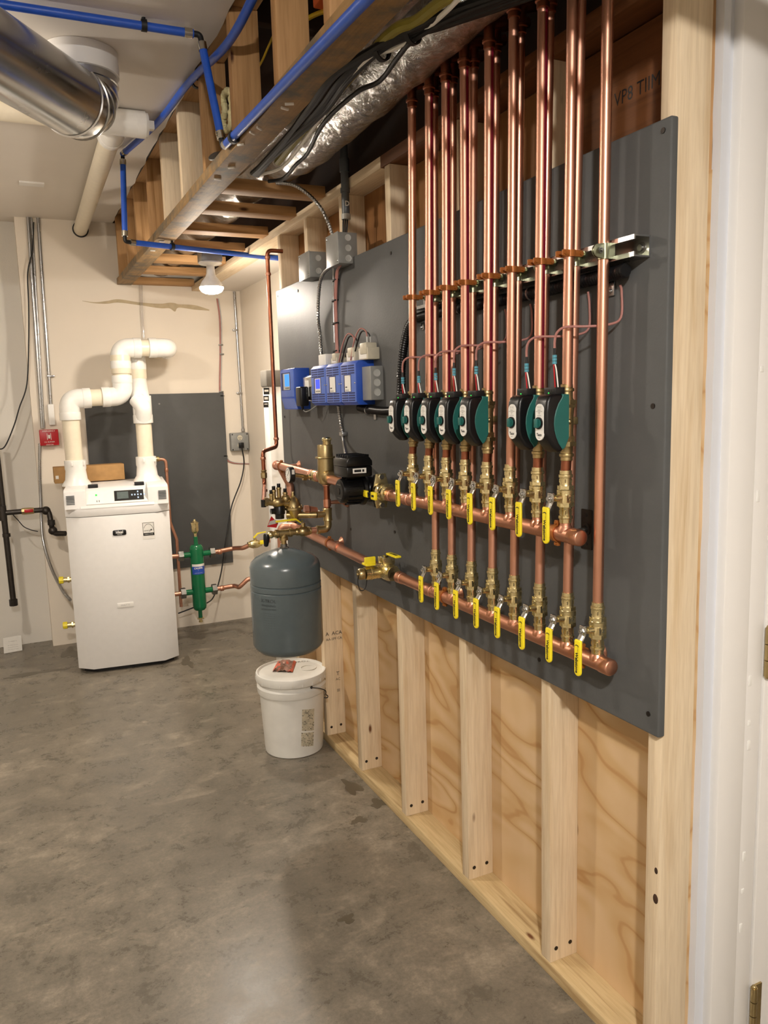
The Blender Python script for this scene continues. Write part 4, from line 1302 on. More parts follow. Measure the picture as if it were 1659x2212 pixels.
# ------------------------------------------------------------------ controls on the board
BX = 1.148
def controller(name, label, group, y0, y1, z0, z1, xf, lcd, wide):
    """vented blue wall module, y0 near side, y1 far side"""
    r = thing(name, label, 'controller', (BX, (y0 + y1) / 2, z0), group)
    h = z1 - z0
    mb = MB().prism([(BX, z0), (BX, z1), (xf + .012, z1), (xf, z1 - .012), (xf, z0 + .012), (xf + .012, z0)], 1, y0 + .001, y1 - .001, .0015)
    body = part('housing', mb, 'bluebox', r)
    mb = MB().box((xf - .001, y0 + .003, z0 + .010), (xf + .004, y1 - .003, z1 - .010), .001)
    part('front_cover', mb, 'bluelt', r, 'lighter blue front cover')
    n = 4
    for base in (z1 - .016, z0 + .016 + (n - 1) * .0085):
        mb = MB()
        for k in range(n):
            z = base - k * .0085
            mb.box((xf - .0016, y0 + .012, z - .0022), (xf - .0006, (y0 + y1) / 2 - .003, z + .0022)).box((xf - .0016, (y0 + y1) / 2 + .003, z - .0022), (xf - .0006, y1 - .012, z + .0022))
        part('vent_slots', mb, 'navy', r)
    ym = (y0 + y1) / 2; wd = (y1 - y0)
    mb = MB().box((xf - .0014, ym - wd * .20, z0 + h * .30), (xf - .0006, ym + wd * .27, z0 + h * .70))
    part('recess', mb, 'navy', r)
    mb = MB().box((xf - .0022, ym - wd * .17, z0 + h * .31), (xf - .0012, ym + wd * .20, z0 + h * .68))
    mb.mat(1)
    if lcd:
        mb.box((xf - .0028, ym - wd * .14, z0 + h * .42), (xf - .002, ym + wd * .15, z0 + h * .66))
        mb.mat(2)
        for k in range(4):
            mb.box((xf - .003, ym + wd * (.12 - k * .08) - .003, z0 + h * .335), (xf - .0021, ym + wd * (.12 - k * .08) + .003, z0 + h * .375), .0005)
    else:
        mb.mat(2)
        mb.box((xf - .0028, ym + wd * .05, z0 + h * .40), (xf - .002, ym + wd * .16, z0 + h * .425))
        for q in range(3):
            mb.box((xf - .0026, ym - wd * .05, z0 + h * (.35 - q * .012)), (xf - .002, ym + wd * .16, z0 + h * (.354 - q * .012)))
        mb.box((xf - .0026, ym - wd * .15, z0 + h * .66), (xf - .002, ym - wd * .12, z0 + h * .668))
    part('display', mb, ['paper', 'lcdb' if lcd else 'greylt', 'ink'], r, 'lit blue screen with four keys' if lcd else 'pale unlit info panel')
    mb = MB().sph((xf - .001, y0 + .009, z0 + h * .5), .0035, n=8).sph((xf - .001, y1 - .009, z0 + h * .5), .0035, n=8)
    part('cover_screw', mb, 'chrome', r)
    mb = MB()
    for zz in (.42, .58):
        mb.box((xf + .028, y0 + .0002, z0 + h * zz - .008), (xf + .032, y0 + .0011, z0 + h * zz + .014))
        for k in range(5):
            mb.box((xf + .042, y0 + .0002, z0 + h * zz - .010 + k * .005), (xf + .056, y0 + .0011, z0 + h * zz - .008 + k * .005))
    part('side_vents', mb, 'navy', r)
    return r
MZ0, MZ1 = 1.512, 1.663
controller('control_module', 'blue vented control module with lit blue screen, left of three joined on the board', 'joined blue control modules', 2.791, 2.95, MZ0, MZ1, 1.079, True, 0)
controller('control_module', 'blue vented control module with pale panel, middle of three joined on the board', 'joined blue control modules', 2.645, 2.789, MZ0, MZ1, 1.079, False, 0)
controller('control_module', 'blue vented control module with pale panel, right of three joined on the board', 'joined blue control modules', 2.503, 2.643, MZ0, MZ1, 1.079, False, 0)
# separate controller at far end
root = thing('wall_controller', 'blue wall controller with lit cyan screen at the far end of the grey board', 'controller', (BX, 3.25, 1.5))
mb = MB().prism([(BX, 1.497), (BX, 1.668), (1.084, 1.668), (1.079, 1.662), (1.079, 1.545), (1.092, 1.497)], 1, 3.155, 3.334, .002)
part('housing', mb, 'bluebox', root)
mb = MB().box((1.0775, 3.159, 1.550), (1.081, 3.330, 1.660), .001)
part('front_cover', mb, 'bluelt', root, 'lighter blue front cover')
mb = MB().box((1.077, 3.20, 1.578), (1.0778, 3.318, 1.652))
part('recess', mb, 'navy', root)
mb = MB().box((1.0762, 3.205, 1.580), (1.0772, 3.29, 1.648)).mat(1).box((1.0756, 3.208, 1.594), (1.0763, 3.268, 1.645)).mat(2)
for k in range(4): mb.box((1.0757, 3.212 + k * .014, 1.584), (1.0763, 3.219 + k * .014, 1.589))
part('display', mb, ['greylt', 'lcd', 'ink'], root, 'lit cyan screen')
mb = MB().prism([(1.0795, 1.543), (1.0925, 1.499), (1.0915, 1.499), (1.0785, 1.543)], 1, 3.16, 3.33)
part('lower_cover', mb, 'bluelt', root)
# outlet box with adapter
root = thing('outlet_box', 'chrome faced outlet box mounted between the blue controller and blue modules', 'outlet', (1.125, 3.03, 1.53))
mb = MB().box((1.102, 2.985, 1.528), (BX, 3.095, 1.632), .006, 3).box((1.094, 2.990, 1.533), (1.103, 3.090, 1.627), .004, 3)
part('box', mb, 'chrome', root)
mb = MB().box((1.0925, 3.02, 1.548), (1.0945, 3.06, 1.612), .001)
part('receptacle', mb, 'plastw', root)
root = thing('power_adapter', 'black plug in power adapter in the chrome faced outlet box', 'adapter', (1.07, 3.05, 1.5))
mb = MB().box((1.055, 3.015, 1.51), (1.092, 3.075, 1.588), .007, 3).cyl((1.072, 3.045, 1.512), (1.074, 3.045, 1.494), .007, 12, .004)
part('adapter_body', mb, 'black', root)
mb = MB().tube(catmull([(1.074, 3.045, 1.497), (1.078, 3.03, 1.488), (1.086, 3.0, 1.493), (1.11, 2.96, 1.515), (1.13, 2.93, 1.52)], 6), .002, 8)
part('adapter_lead', mb, 'grey', root, 'thin grey lead')
# junction box right of modules
root = thing('knockout_box', 'grey steel box with three round knockouts right of the blue modules', 'box', (1.125, 2.46, 1.52))
mb = MB().box((1.100, 2.43, 1.527), (BX, 2.5005, 1.640), .002)
part('box', mb, 'grey', root)
mb = MB()
for z in (1.553, 1.585, 1.617):
    mb.lathe((1.124, 2.430, z), -Y, [(0, .013), (.0012, .0125), (.0014, .0115), (.0004, .010), (.0009, .004)], 18)
part('knockout', mb, 'greylt', root)
# transformers above modules
for k, (ya, yb) in enumerate(((2.735, 2.795), (2.565, 2.645), (2.455, 2.535))):
    r = thing('transformer', 'beige transformer block behind the blue modules, %s' % ('left of three' if k == 0 else 'middle of three' if k == 1 else 'right of three'), 'transformer', (1.12, (ya + yb) / 2, 1.664), 'transformers over the blue modules')
    h = [.022, .032, .040][k]
    mb = MB().box((1.104, ya, 1.664), (BX, yb, 1.664 + h), .002).box((1.100, ya + .006, 1.664 + h * .45), (1.142, yb - .02, 1.664 + h + .016), .004)
    part('block', mb, 'beige', r)
    mb = MB().box((1.1035, ya + .01, 1.668), (1.104, yb - .008, 1.664 + h * .8))
    part('rating_label', mb, 'paper', r)
    if k:
        mb = MB()
        for d in (-.006, .006):
            mb.cyl((1.12 + d, ya + .024, 1.664 + h + .01), (1.12 + d, ya + .024, 1.664 + h + .036), .0035, 8)
        part('terminal_sleeve', mb, 'greylt', r)
        mb = MB().tube(catmull([(1.114, ya + .024, 1.664 + h + .03), (1.112, ya + .03, 1.664 + h + .055), (1.108, ya + .07, 1.664 + h + .065), (1.104, ya + .11, 1.664 + h + .03), (1.10, ya + .14, 1.668)], 6), .0026, 8)
        mb.mat(1).tube(catmull([(1.126, ya + .024, 1.664 + h + .03), (1.122, ya + .032, 1.664 + h + .048), (1.114, ya + .068, 1.664 + h + .056), (1.110, ya + .10, 1.664 + h + .02), (1.106, ya + .13, 1.668)], 6), .0026, 8)
        part('lead_wire', mb, ['wire', 'blackm'], r, 'brown and black lead wires')
# square junction boxes at the board top
def jbox(label, px, x0, ya, yb, za, zb, kn=3):
    r = thing('junction_box', label, 'box', ((x0 + BX) / 2, (ya + yb) / 2, za))
    mb = MB().box((x0, ya, za), (BX + .018, yb, zb), .002).box((x0 - .003, ya - .002, za - .002), (x0, yb + .002, zb + .002), .001)
    part('box', mb, 'grey', r)
    mb = MB()
    for k in range(kn):
        z = za + (zb - za) * (k + .5) / kn
        mb.lathe(((x0 + BX) / 2 + .01, ya, z), -Y, [(0, .012), (.001, .0115), (.0012, .0105), (.0004, .009), (.0008, .003)], 16)
    part('knockout', mb, 'greylt', r)
    mb = MB()
    for dy, dz in ((.01, .01), (-.01, -.01)):
        yy = (ya if dy > 0 else yb) + dy; zz = (za if dz > 0 else zb) + dz
        mb.sph((x0 - .003, yy, zz), .004, n=8)
    part('cover_screw', mb, 'chrome', r)
    return r
j1 = at(733, 568, 0, 1.095); j1t = at(733, 499, 0, 1.095); j1f = at(707, 560, 0, 1.095)
jbox('square grey steel junction box at the top edge of the board under the grey conduit', 0, 1.095, j1.y, j1f.y, j1.z, j1t.z)
J1 = (1.095, j1.y, j1f.y, j1.z, j1t.z)
j2 = at(671, 598, 0, 1.098); j2t = at(671, 541, 0, 1.098); j2f = at(648, 600, 0, 1.098)
jbox('square grey steel junction box above the far corner of the board', 0, 1.098, j2.y, j2f.y, j2.z, j2t.z, 2)
cx_ = 1.125; cy_ = (J1[1] + J1[2]) / 2 - .01
tp = at(743, 338, 1, cy_)
root = thing('grey_conduit', 'dark grey plastic conduit stub dropping toward the square junction box, marked D', 'conduit', (tp.x, cy_, J1[4]))
b_ = at(743, 470, 1, cy_)
mb = MB().cyl((tp.x, cy_, b_.z), (tp.x, cy_, 2.66), .014, 18).cyl((tp.x, cy_, b_.z + .085), (tp.x, cy_, b_.z + .10), .017, 18).cyl((tp.x, cy_, b_.z + .155), (tp.x, cy_, b_.z + .20), .0172, 18)
part('tube', mb, 'pvcg', root)
part('end_bushing', MB().cyl((tp.x, cy_, b_.z - .006), (tp.x, cy_, b_.z + .012), .0165, 18), 'greylt', root)
part('letter', text_mb('D', .024, (tp.x, cy_ - .0146, b_.z + .045), X, Z, bold=.0008), 'paper', root, 'white painted letter D')
mb = MB()
for d in (-.006, 0, .006):
    mb.tube(catmull([(tp.x + d, cy_, b_.z + .01), (tp.x + d * 1.3 - .004, cy_, b_.z - .02), (tp.x - .006 + d, cy_ + .004, J1[4] - .002)], 5), .003, 8)
part('conductor', mb, 'blackm', root)
# armoured cables
def armoured(label, pts, r=.0062):
    solo('armoured_cable', label, 'cable', MB().corr(catmull(pts, 10), r, .0055, .17), 'galv')
armoured('steel armoured cable looping from the junction box down to the white connector', [(J1[0] + .02, J1[2] - .01, J1[3] + .012), at(699, 590, 0, 1.11), at(690, 620, 0, 1.12), at(687, 680, 0, 1.135), at(692, 730, 0, 1.138), at(694, 760, 0, 1.134), at(698, 776, 0, 1.125)])
armoured('dark armoured cable curving from the soffit joists down to the junction box', [(.93, 3.0, 2.345), at(625, 397, 0, 1.0), at(660, 415, 0, 1.04), at(690, 445, 0, 1.08), at(708, 478, 0, 1.11), (1.118, J1[2] - .012, J1[4] - .004)])
armoured('steel armoured cable from the blue modules down to the black pump', [at(731, 876, 0, 1.12), at(735, 905, 0, 1.138), at(740, 938, 0, 1.138), at(744, 962, 0, 1.115), at(749, 988, 0, 1.03)])
p = at(743, 937, 0, 1.142)
solo('conduit_strap', 'small steel strap holding armoured cable above the black pump', 'strap', MB().box((1.126, p.y - .022, p.z - .008), (BX, p.y + .012, p.z + .008), .003), 'galv')
p = at(700, 785, 0, 1.12)
solo('white_connector', 'white plastic connector box on top of the left blue module', 'connector', MB().box((1.098, 2.835, 1.6635), (1.142, 2.91, 1.705), .003), 'plastw')
# thermostat wire bundle from junction box
root = thing('wire_bundle', 'bundle of brown wires strapped down the board below the junction box', 'wires', (1.135, 2.76, 1.68))
mb = MB()
for k in range(5):
    d = (k - 2) * .0055
    pts = [(1.12, j1.y + .055 + d, J1[3]), at(728, 590, 0, 1.135) + Vector((0, d, 0)), at(725, 640, 0, 1.140) + Vector((0, d, 0)), at(726, 700, 0, 1.142) + Vector((0, d, 0)), at(728, 750, 0, 1.142) + Vector((0, d, 0)), at(728, 775, 0, 1.130) + Vector((0, d * 1.8, 0))]
    mb.tube(catmull(pts, 6), .0022, 7)
part('sheath', mb, 'wire', root)
mb = MB().tube(catmull([at(720, 577, 0, 1.14), at(720, 650, 0, 1.143), at(722, 740, 0, 1.143)], 6), .003, 7)
part('bare_cable', mb, 'galv', root)
mb = MB()
for a, b in ((725, 605), (724, 649), (725, 698), (726, 758)):
    p = at(a, b, 0, 1.142)
    mb.box((1.134, p.y - .020, p.z - .0025), (BX, p.y + .020, p.z + .0025), .001)
    mb.sph((1.139, p.y + .018, p.z), .005, n=8)
part('cable_staple', mb, 'blackm', root)
# black corrugated conduit along the strut and down to the modules
pts = [at(1352, 583, 0, 1.122), at(1320, 592, 0, 1.128), at(1240, 612, 0, 1.130), at(1100, 645, 0, 1.130), at(960, 673, 0, 1.130), at(905, 686, 0, 1.13), at(884, 705, 0, 1.13), at(872, 750, 0, 1.13), at(867, 800, 0, 1.13), at(866, 845, 0, 1.13), at(857, 880, 0, 1.13), at(838, 888, 0, 1.13), at(800, 885, 0, 1.13), at(776, 880, 0, 1.125)]
root = thing('corrugated_conduit', 'black corrugated plastic conduit running under the steel channel and down to the blue modules', 'conduit', (1.13, 1.7, 1.5))
part('tube', MB().corr(catmull(pts, 10), .0135, .004, .07, 14), 'black', root)
mb = MB()
for a, b in ((903, 688), (994, 666), (1147, 634)):
    p = at(a, b, 0, 1.13)
    mb.lathe((1.13, p.y - .003, p.z), Y, [(0, .0155), (.006, .0155)], 14)
    mb.box((1.143, p.y - .009, p.z - .034), (BX, p.y + .009, p.z - .012), .002).sph((1.1428, p.y, p.z - .026), .0045, n=8)
p = at(796, 886, 0, 1.13)
mb.lathe((1.13, p.y - .003, p.z), Y, [(0, .0155), (.006, .0155)], 14)
mb.box((1.143, p.y - .03, p.z - .034), (BX, p.y - .012, p.z - .008), .002)
p = at(1322, 627, 0, 1.146)
mb.box((1.143, p.y - .009, p.z - .012), (BX, p.y + .009, p.z + .018), .002).sph((1.1428, p.y, p.z - .002), .0045, n=8)
part('conduit_clip', mb, 'galv', root, 'small galvanised clips')
# actuator wires
def control_wire(label, k):
    y = axY(k, 1.54); x = SXX
    r = thing('control_wire', label, 'wire', (x, y, 1.54), 'wires to the zone valves')
    h = [0, 0, .004, .012, .012, 0, .008, .020][k]
    top = 1.60 + h
    mb = MB().tube(catmull([(x - .030, y + .004, top), (x - .031, y + .002, top + .02), (x - .029, y - .004, top + .036), (x - .018, y - .018, top + .045), (x + .012, y - .048, top + .044), (x + .05, y - .066, top + .046), (x + .076, y - .074, top + .06), (x + .079, y - .072, top + .11), (x + .075, y - .072, 1.742 + (2.0 - y) * .004)], 7), .0026, 8)
    part('sheath', mb, 'wire', r)
    mb = MB().cyl((x - .030, y + .004, top + .004), (x - .030, y + .004, top - .010), .0034, 8)
    part('shrink_sleeve', mb, 'blackm', r)
    mb = MB()
    for q in range(3):
        mb.cyl((x - .030, y + .004, top - .010 - q * .0065), (x - .030, y + .004, top - .0155 - q * .0065), .0048, 10)
    part('teal_tape', mb, 'teal', r, 'teal tape windings')
    mb = MB().tube(catmull([(x - .030, y + .004, top - .026), (x - .031, y - .003, top - .040), (x - .030, y - .008, 1.543)], 5), .0015, 6)
    part('white_conductor', mb, 'paper', r, 'white conductor')
    mb = MB().tube(catmull([(x - .031, y + .006, top - .026), (x - .033, y + .002, top - .040), (x - .033, y - .002, 1.543)], 5), .0015, 6)
    part('red_conductor', mb, 'red', r, 'red conductor')
for k in zk:
    control_wire('thin brown wire arching from the actuator ' + zlab(k).split('actuator, ')[1], k)

# ------------------------------------------------------------------ boiler
a_ = at(203, 1452, 2, 0.01); b_ = at(358, 1432, 2, 0.01)
dv = (b_ - a_); rz = math.atan2(dv.y, dv.x)
ctr = (a_ + b_) / 2
hw = dv.length / 2
root = thing('boiler', 'white floor standing boiler with sloped control top in front of the dark back panel', 'boiler', (ctr.x, ctr.y, 0), rz=rz)
L = lambda n, mb, m, lb=None, par=None: part(n, mb, m, par or root, lb, local=True)
HB = .915
W2 = hw + .083
D_ = .56
plan = [(-hw, 0), (hw, 0), (W2, .062), (W2, D_), (-W2, D_), (-W2, .062)]
mb = MB().prism(plan, 2, .025, HB, .003)
L('cabinet', mb, 'boiler')
mb = MB().prism([(-hw + .02, .03), (hw - .02, .03), (W2 - .03, .08), (W2 - .03, D_ - .02), (-W2 + .03, D_ - .02), (-W2 + .03, .08)], 2, 0.0, .026)
L('plinth', mb, 'blackm', 'dark recessed plinth')
# lid: side horns and sloped middle
HT = 1.075
pm = [(-hw - .01, .0), (hw + .01, .0), (W2 + .002, .06), (W2 + .002, D_), (-W2 - .002, D_), (-W2 - .002, .06)]
mb = MB().prism(pm, 2, HB + .003, HB + .055, .003)
mb.prism([(-.002, HB + .05), (.0, HB + .058), (.12, HT - .012), (.15, HT - .004), (D_, HT - .004), (D_, HB + .05)], 0, -hw + .0, hw - .0, .003)
for s in (-1, 1):
    x0, x1 = (s * W2, s * (hw - .035))
    mb.prism([(.006, HB + .05), (.010, HB + .085), (.020, HT - .012), (.045, HT), (D_, HT), (D_, HB + .05)], 0, min(x0, x1), max(x0, x1), .006, 3)
lid = L('control_lid', mb, 'boiler')
mb = MB()
for s in (-1, 1):
    for k in range(6):
        xx = s * (W2 - .035)
        mb.box((xx - .022, .0085 - .003, HT - .035 - k * .009 - .002), (xx + .022, .013, HT - .035 - k * .009 + .002))
L('vent_slots', mb, 'pvcg', None, lid)
# sloped control panel
sl = math.atan2(HT - .012 - HB - .058, .12)
Rm = Matrix.Rotation(sl, 3, 'X')
def slope(u, v, hgt=0.0):
    """u across, v up the slope from its lower edge"""
    return Vector((u, v * math.cos(sl) - hgt * math.sin(sl), HB + .058 + v * math.sin(sl) + hgt * math.cos(sl)))
def sbox(mb, u0, v0, u1, v1, h0, h1):
    P = [slope(u, v, h) for h in (h0, h1) for u, v in ((u0, v0), (u1, v0), (u1, v1), (u0, v1))]
    mb.add(P, [(0, 1, 2, 3), (4, 5, 6, 7), (0, 1, 5, 4), (1, 2, 6, 5), (2, 3, 7, 6), (3, 0, 4, 7)])
mb = MB()
sbox(mb, -hw + .03, .015, hw - .03, .125, .0, .006)
L('control_panel', mb, 'plastw', None, lid)
mb = MB(); sbox(mb, -.015, .03, hw - .055, .112, .006, .010)
dsp = L('display_bezel', mb, 'blackm', 'black glossy display strip', lid)
mb = MB(); sbox(mb, .0, .042, .062, .1, .010, .0108)
L('screen', mb, 'screen', None, lid)
mb = MB()
for (u, v) in ((.082, .07), (.098, .07), (.115, .07), (.115, .095), (.115, .045), (.132, .07), (.150, .07)):
    sbox(mb, u - .0035, v - .006, u + .0035, v + .006, .010, .0108)
L('backlit_keys', mb, 'lcdw', 'white backlit keys', lid)
mb = MB(); sbox(mb, -.118, .082, -.108, .096, .006, .0068)
L('power_light', mb, 'lcdg', 'small green power light', lid)
mb = MB(); sbox(mb, -.112, .03, -.108, .045, .006, .0066); sbox(mb, -.100, .03, -.096, .045, .006, .0066)
L('control_mark', mb, 'pvcg', None, lid)
mb = MB().box((-hw + .045, .13, HT - .008), (-hw + .10, .16, HT + .012), .003).box((hw - .10, .13, HT - .008), (hw - .045, .16, HT + .012), .003)
L('lid_clip', mb, 'blackm', 'black lid clips', lid)
# badges
zb_ = .815
mb = MB()
pl = []
for k in range(20):
    an = 2 * math.pi * k / 20
    pl.append((-.002 + .037 * math.copysign(abs(math.cos(an)) ** .35, math.cos(an)), zb_ + .016 * math.copysign(abs(math.sin(an)) ** .35, math.sin(an))))
mb.prism(pl, 1, -.004, 0.0, .0006)
bd = L('badge', mb, 'black', 'black badge with white lettering')
q = text_mb('ideal', .022, (-.002, -.0045, zb_ + .003), X, Z, bold=.0006); q2 = text_mb('HEATING', .0065, (-.002, -.0045, zb_ - .010), X, Z); q.add(q2.v, q2.f)
L('badge_lettering', q, 'paper', None, bd)
mb = MB().box((-.045, -.004, .375), (.045, 0, .402), .001)
np_ = L('name_plate', mb, 'plastw', 'pale raised name strip')
L('name_lettering', text_mb('EXALT FS', .012, (0, -.0045, .3885), X, Z), 'greylt', None, np_)
mb = MB().box((hw - .078, -.001, .765), (hw - .008, 0.0, .865))
es = L('efficiency_sticker', mb, 'paper', 'white square rating sticker')
q = MB()
xa, xb, za, zb2 = hw - .074, hw - .012, .785, .861
for bx_ in (((xa, zb2 - .002), (xb, zb2)), ((xa, za), (xa + .002, zb2)), ((xb - .002, za), (xb, zb2)), ((xa, za), (xb, za + .016))):
    q.box((bx_[0][0], -.0014, bx_[0][1]), (bx_[1][0], -.001, bx_[1][1]))
arc = [Vector(((xa + xb) / 2 + .027 * math.cos(t_ * .25), -.0014, .815 + .038 * math.sin(t_ * .25))) for t_ in range(0, 12)]
q.tube(arc, .0009, 6)
q2 = text_mb('energy', .014, ((xa + xb) / 2 - .006, -.0016, .815), X, Z); q.add(q2.v, q2.f)
st = []
for k in range(10):
    rr = .0075 if k % 2 == 0 else .003
    an = math.pi / 2 + k * math.pi / 5
    st.append((xb - .016 + rr * math.cos(an), .818 + rr * math.sin(an)))
q.prism(st, 1, -.0016, -.001)
L('sticker_print', q, 'ink', None, es)
L('sticker_caption', text_mb('ENERGY STAR', .0075, ((xa + xb) / 2, -.0018, za + .008), X, Z), 'paper', None, es)
# capped brass ports left side
for zz in (.545, .275):
    p = at(440, 1, 1, 5)
    mb = MB().cyl((-W2, .12, zz), (-W2 - .045, .12, zz), .014, 14).hexa((-W2 - .012, .12, zz), (-W2 - .022, .12, zz), .02)
    pt = L('drain_port', mb, 'brass', 'brass port on the boiler side')
    mb = MB().lathe((-W2 - .045, .12, zz), -X, [(0, .021), (.022, .021), (.025, .017)], 8, smooth=False)
    L('port_cap', mb, 'yellow', 'yellow port cap', pt)

# cardboard box on top
root = thing('cardboard_box', 'low brown cardboard box lying on top of the boiler behind the left flue pipe', 'box', (.42, 5.2, HT))
mb = MB().box((.21, 5.16, HT + .002), (.62, 5.27, HT + .10), .003)
part('carton', mb, 'cardboard', root)
mb = MB().box((.218, 5.1585, HT + .03), (.235, 5.16, HT + .05))
part('carton_label', mb, 'paper', root)

# ------------------------------------------------------------------ flue and intake pipes
RP = .050
FY = 5.03
def sock(mb, c, d, L_=.055, r=None):
    r = r or RP + .0085
    mb.lathe(Vector(c) - Vector(d) * L_ / 2, d, [(0, RP + .001), (0, r - .001), (.003, r), (L_ - .003, r), (L_, r - .001), (L_, RP + .001)], 26, caps=False)
A = [at(168, 1050, 1, FY), at(153, 862, 1, FY), at(266, 855, 1, FY), at(262, 752, 1, FY), at(372, 748, 1, FY)]
xl = at(158, 950, 1, FY).x
zt = A[1].z; zt2 = A[4].z - .01
xr = A[2].x; 
root = thing('flue_pipe', 'thick cream plastic flue pipe zigzagging from the left of the boiler top up and over', 'pipe', (xl, FY, HT))
base = Vector((xl, FY, HT - .03))
path = [base, Vector((xl - .006, FY, zt)), Vector((xr, FY, zt + .01)), Vector((xr, FY, zt2)), Vector((A[4].x - .02, FY, zt2)), Vector((A[4].x - .02, 5.409, zt2))]
part('tube', MB().tube(fillet(path, .075, 10), RP, 28), 'pvc', root)
mb = MB()
def elbow(mb, a, c, b, r=.075, rr=None):
    rr = rr or RP + .007
    u = (Vector(a) - Vector(c)).normalized(); v = (Vector(b) - Vector(c)).normalized()
    e = r + .045
    pts = fillet([Vector(c) + u * e, Vector(c), Vector(c) + v * e], r, 10)
    mb.tube(pts, rr, 28)
    sock(mb, Vector(c) + u * (e - .02), u, .045, rr + .003); sock(mb, Vector(c) + v * (e - .02), v, .045, rr + .003)
for i in (1, 2, 3, 4):
    mb = MB(); elbow(mb, path[i - 1], path[i], path[i + 1])
    part('elbow', mb, 'pvcw', root, 'glossy white elbow')
mb = MB(); sock(mb, (xr, FY, (zt + zt2) / 2 + .05), Z, .11)
part('coupling', mb, 'pvc', root)
def adapter(c, root):
    mb = MB().lathe(c, Z, [(0, .085), (.010, .082), (.035, .064), (.09, .058), (.10, .061), (.15, .061), (.152, .055)], 28)
    for an in (-1.9, -.8):
        mb.box(Vector(c) + Vector((.058, -.006, .12)), Vector(c) + Vector((.072, .006, .145)), .002, rot=Matrix.Rotation(an, 3, 'Z'), piv=c)
    part('boiler_adapter', mb, 'pvcw', root, 'white flared adapter')
adapter(Vector((xl, FY, HT - .004)), root)
IY = 5.0
xi = at(316, 1000, 1, IY).x
root = thing('intake_pipe', 'thick cream plastic intake pipe rising straight from the right of the boiler top', 'pipe', (xi, IY, HT))
zk_ = at(308, 880, 1, IY).z; zi2 = at(298, 775, 1, IY).z + .045
xt = at(303, 800, 1, IY).x
path = [Vector((xi, IY, HT - .02)), Vector((xi, IY, zk_)), Vector((xt, IY + .15, zk_ + .16)), Vector((xt, IY + .15, zi2 + .02)), Vector((xt, 5.409, zi2 + .02))]
part('tube', MB().tube(fillet(path, .07, 10), RP - .003, 28), 'pvc', root)
mb = MB(); elbow(mb, path[2], path[3], path[4]); part('elbow', mb, 'pvcw', root, 'glossy white elbow')
mb = MB()
mb.tube([Vector((xi, IY, zk_ - .085)), Vector((xi, IY, zk_ + .07))], RP + .006, 28)
mb.tube(fillet([Vector((xi - .03, IY - .0, zk_ + .05)), Vector((xi, IY - .045, zk_ + .0)), Vector((xi, IY - .01, zk_ - .08))], .03), RP - .002, 22)
sock(mb, (xi, IY, zk_ - .07), Z, .05); mb.tube(fillet([path[1] - Z * .05, path[1], path[2], path[2] + Z * .05], .05), RP + .005, 28)
part('sweep_tee', mb, 'pvcw', root, 'glossy white sweep tee')
mb = MB(); sock(mb, (xt, IY + .15, zi2 - .11), Z, .10); part('coupling', mb, 'pvc', root)
adapter(Vector((xi, IY, HT - .004)), root)

# ------------------------------------------------------------------ hydraulic separator
SY = 5.0
c0_ = at(430, 1340, 1, SY)
cx0 = at(428, 1250, 1, SY).x
zT = at(425, 1176, 1, SY).z; zB = at(430, 1318, 1, SY).z
root = thing('hydraulic_separator', 'green hydraulic separator with brass air vent beside the boiler', 'separator', (cx0, SY, zB - .06))
H = zT - zB
mb = MB().lathe((cx0, SY, zB), Z, [(0, .012), (.002, .030), (.012, .040), (.03, .0435), (H - .03, .0435), (H - .012, .040), (H - .002, .030), (H, .014), (H + .05, .013), (H + .052, .010)], 28)
mb.cyl((cx0, SY, zB), (cx0, SY, zB - .05), .013, 14)
zs = (at(425, 1197, 1, SY).z, at(430, 1277, 1, SY).z)
for z in zs:
    mb.cyl((cx0 - .095, SY, z), (cx0 + .095, SY, z), .018, 18)
part('vessel', mb, 'sepgreen', root)
mb = MB()
for z in zs:
    for s in (-1, 1):
        mb.hexa((cx0 + s * .085, SY, z), (cx0 + s * .115, SY, z), .036)
part('union_nut', mb, 'steel', root, 'dark hexagonal union nuts')
mb = MB().cyl((cx0, SY, zT + .048), (cx0, SY, zT + .075), .009, 12).lathe((cx0, SY, zT + .073), Z, [(0, .010), (.012, .020), (.016, .0225), (.062, .0225), (.064, .025), (.070, .025), (.072, .020), (.080, .008), (.09, .006)], 20)
part('air_vent', mb, 'brass', root, 'brass float air vent')
mb = MB().cyl((cx0, SY, zB - .045), (cx0, SY, zB - .075), .009, 12).cyl((cx0 - .02, SY, zB - .055), (cx0 + .022, SY, zB - .055), .006, 10).hexa((cx0, SY, zB - .07), (cx0, SY, zB - .08), .013)
part('drain_cock', mb, 'brass', root)
mb = MB()
def band(z0, z1, m):
    mb.mat(m); vs = []; fs = []
    for z in (z0, z1):
        for k in range(13):
            a = math.radians(-150 + 11 * k)
            vs.append((cx0 + math.cos(a) * .0440, SY + math.sin(a) * .0440, z))
    for k in range(12): fs.append((k, k + 1, 14 + k, 13 + k))
    mb.add(vs, fs, True)
zl1 = at(428, 1216, 1, SY).z; zl0 = at(429, 1238, 1, SY).z
band(zl1 - .016, zl1, 0); band(zl0, zl1 - .016, 1)
lbq = part('printed_label', mb, ['paper', 'bluebox'], root, 'blue and white printed label')
q = text_mb('CALEFFI', .015, (cx0 - .004, SY - .0452, zl1 - .026), X, Z, bold=.0004); q2 = text_mb('HYDRO SEPARATOR', .0055, (cx0 - .004, SY - .0452, zl0 + .01), X, Z); q.add(q2.v, q2.f)
q2 = text_mb('1', .010, (cx0 - .004, SY - .0452, zl0 + .026), X, Z); q.add(q2.v, q2.f)
part('label_lettering', q, 'paper', lbq)
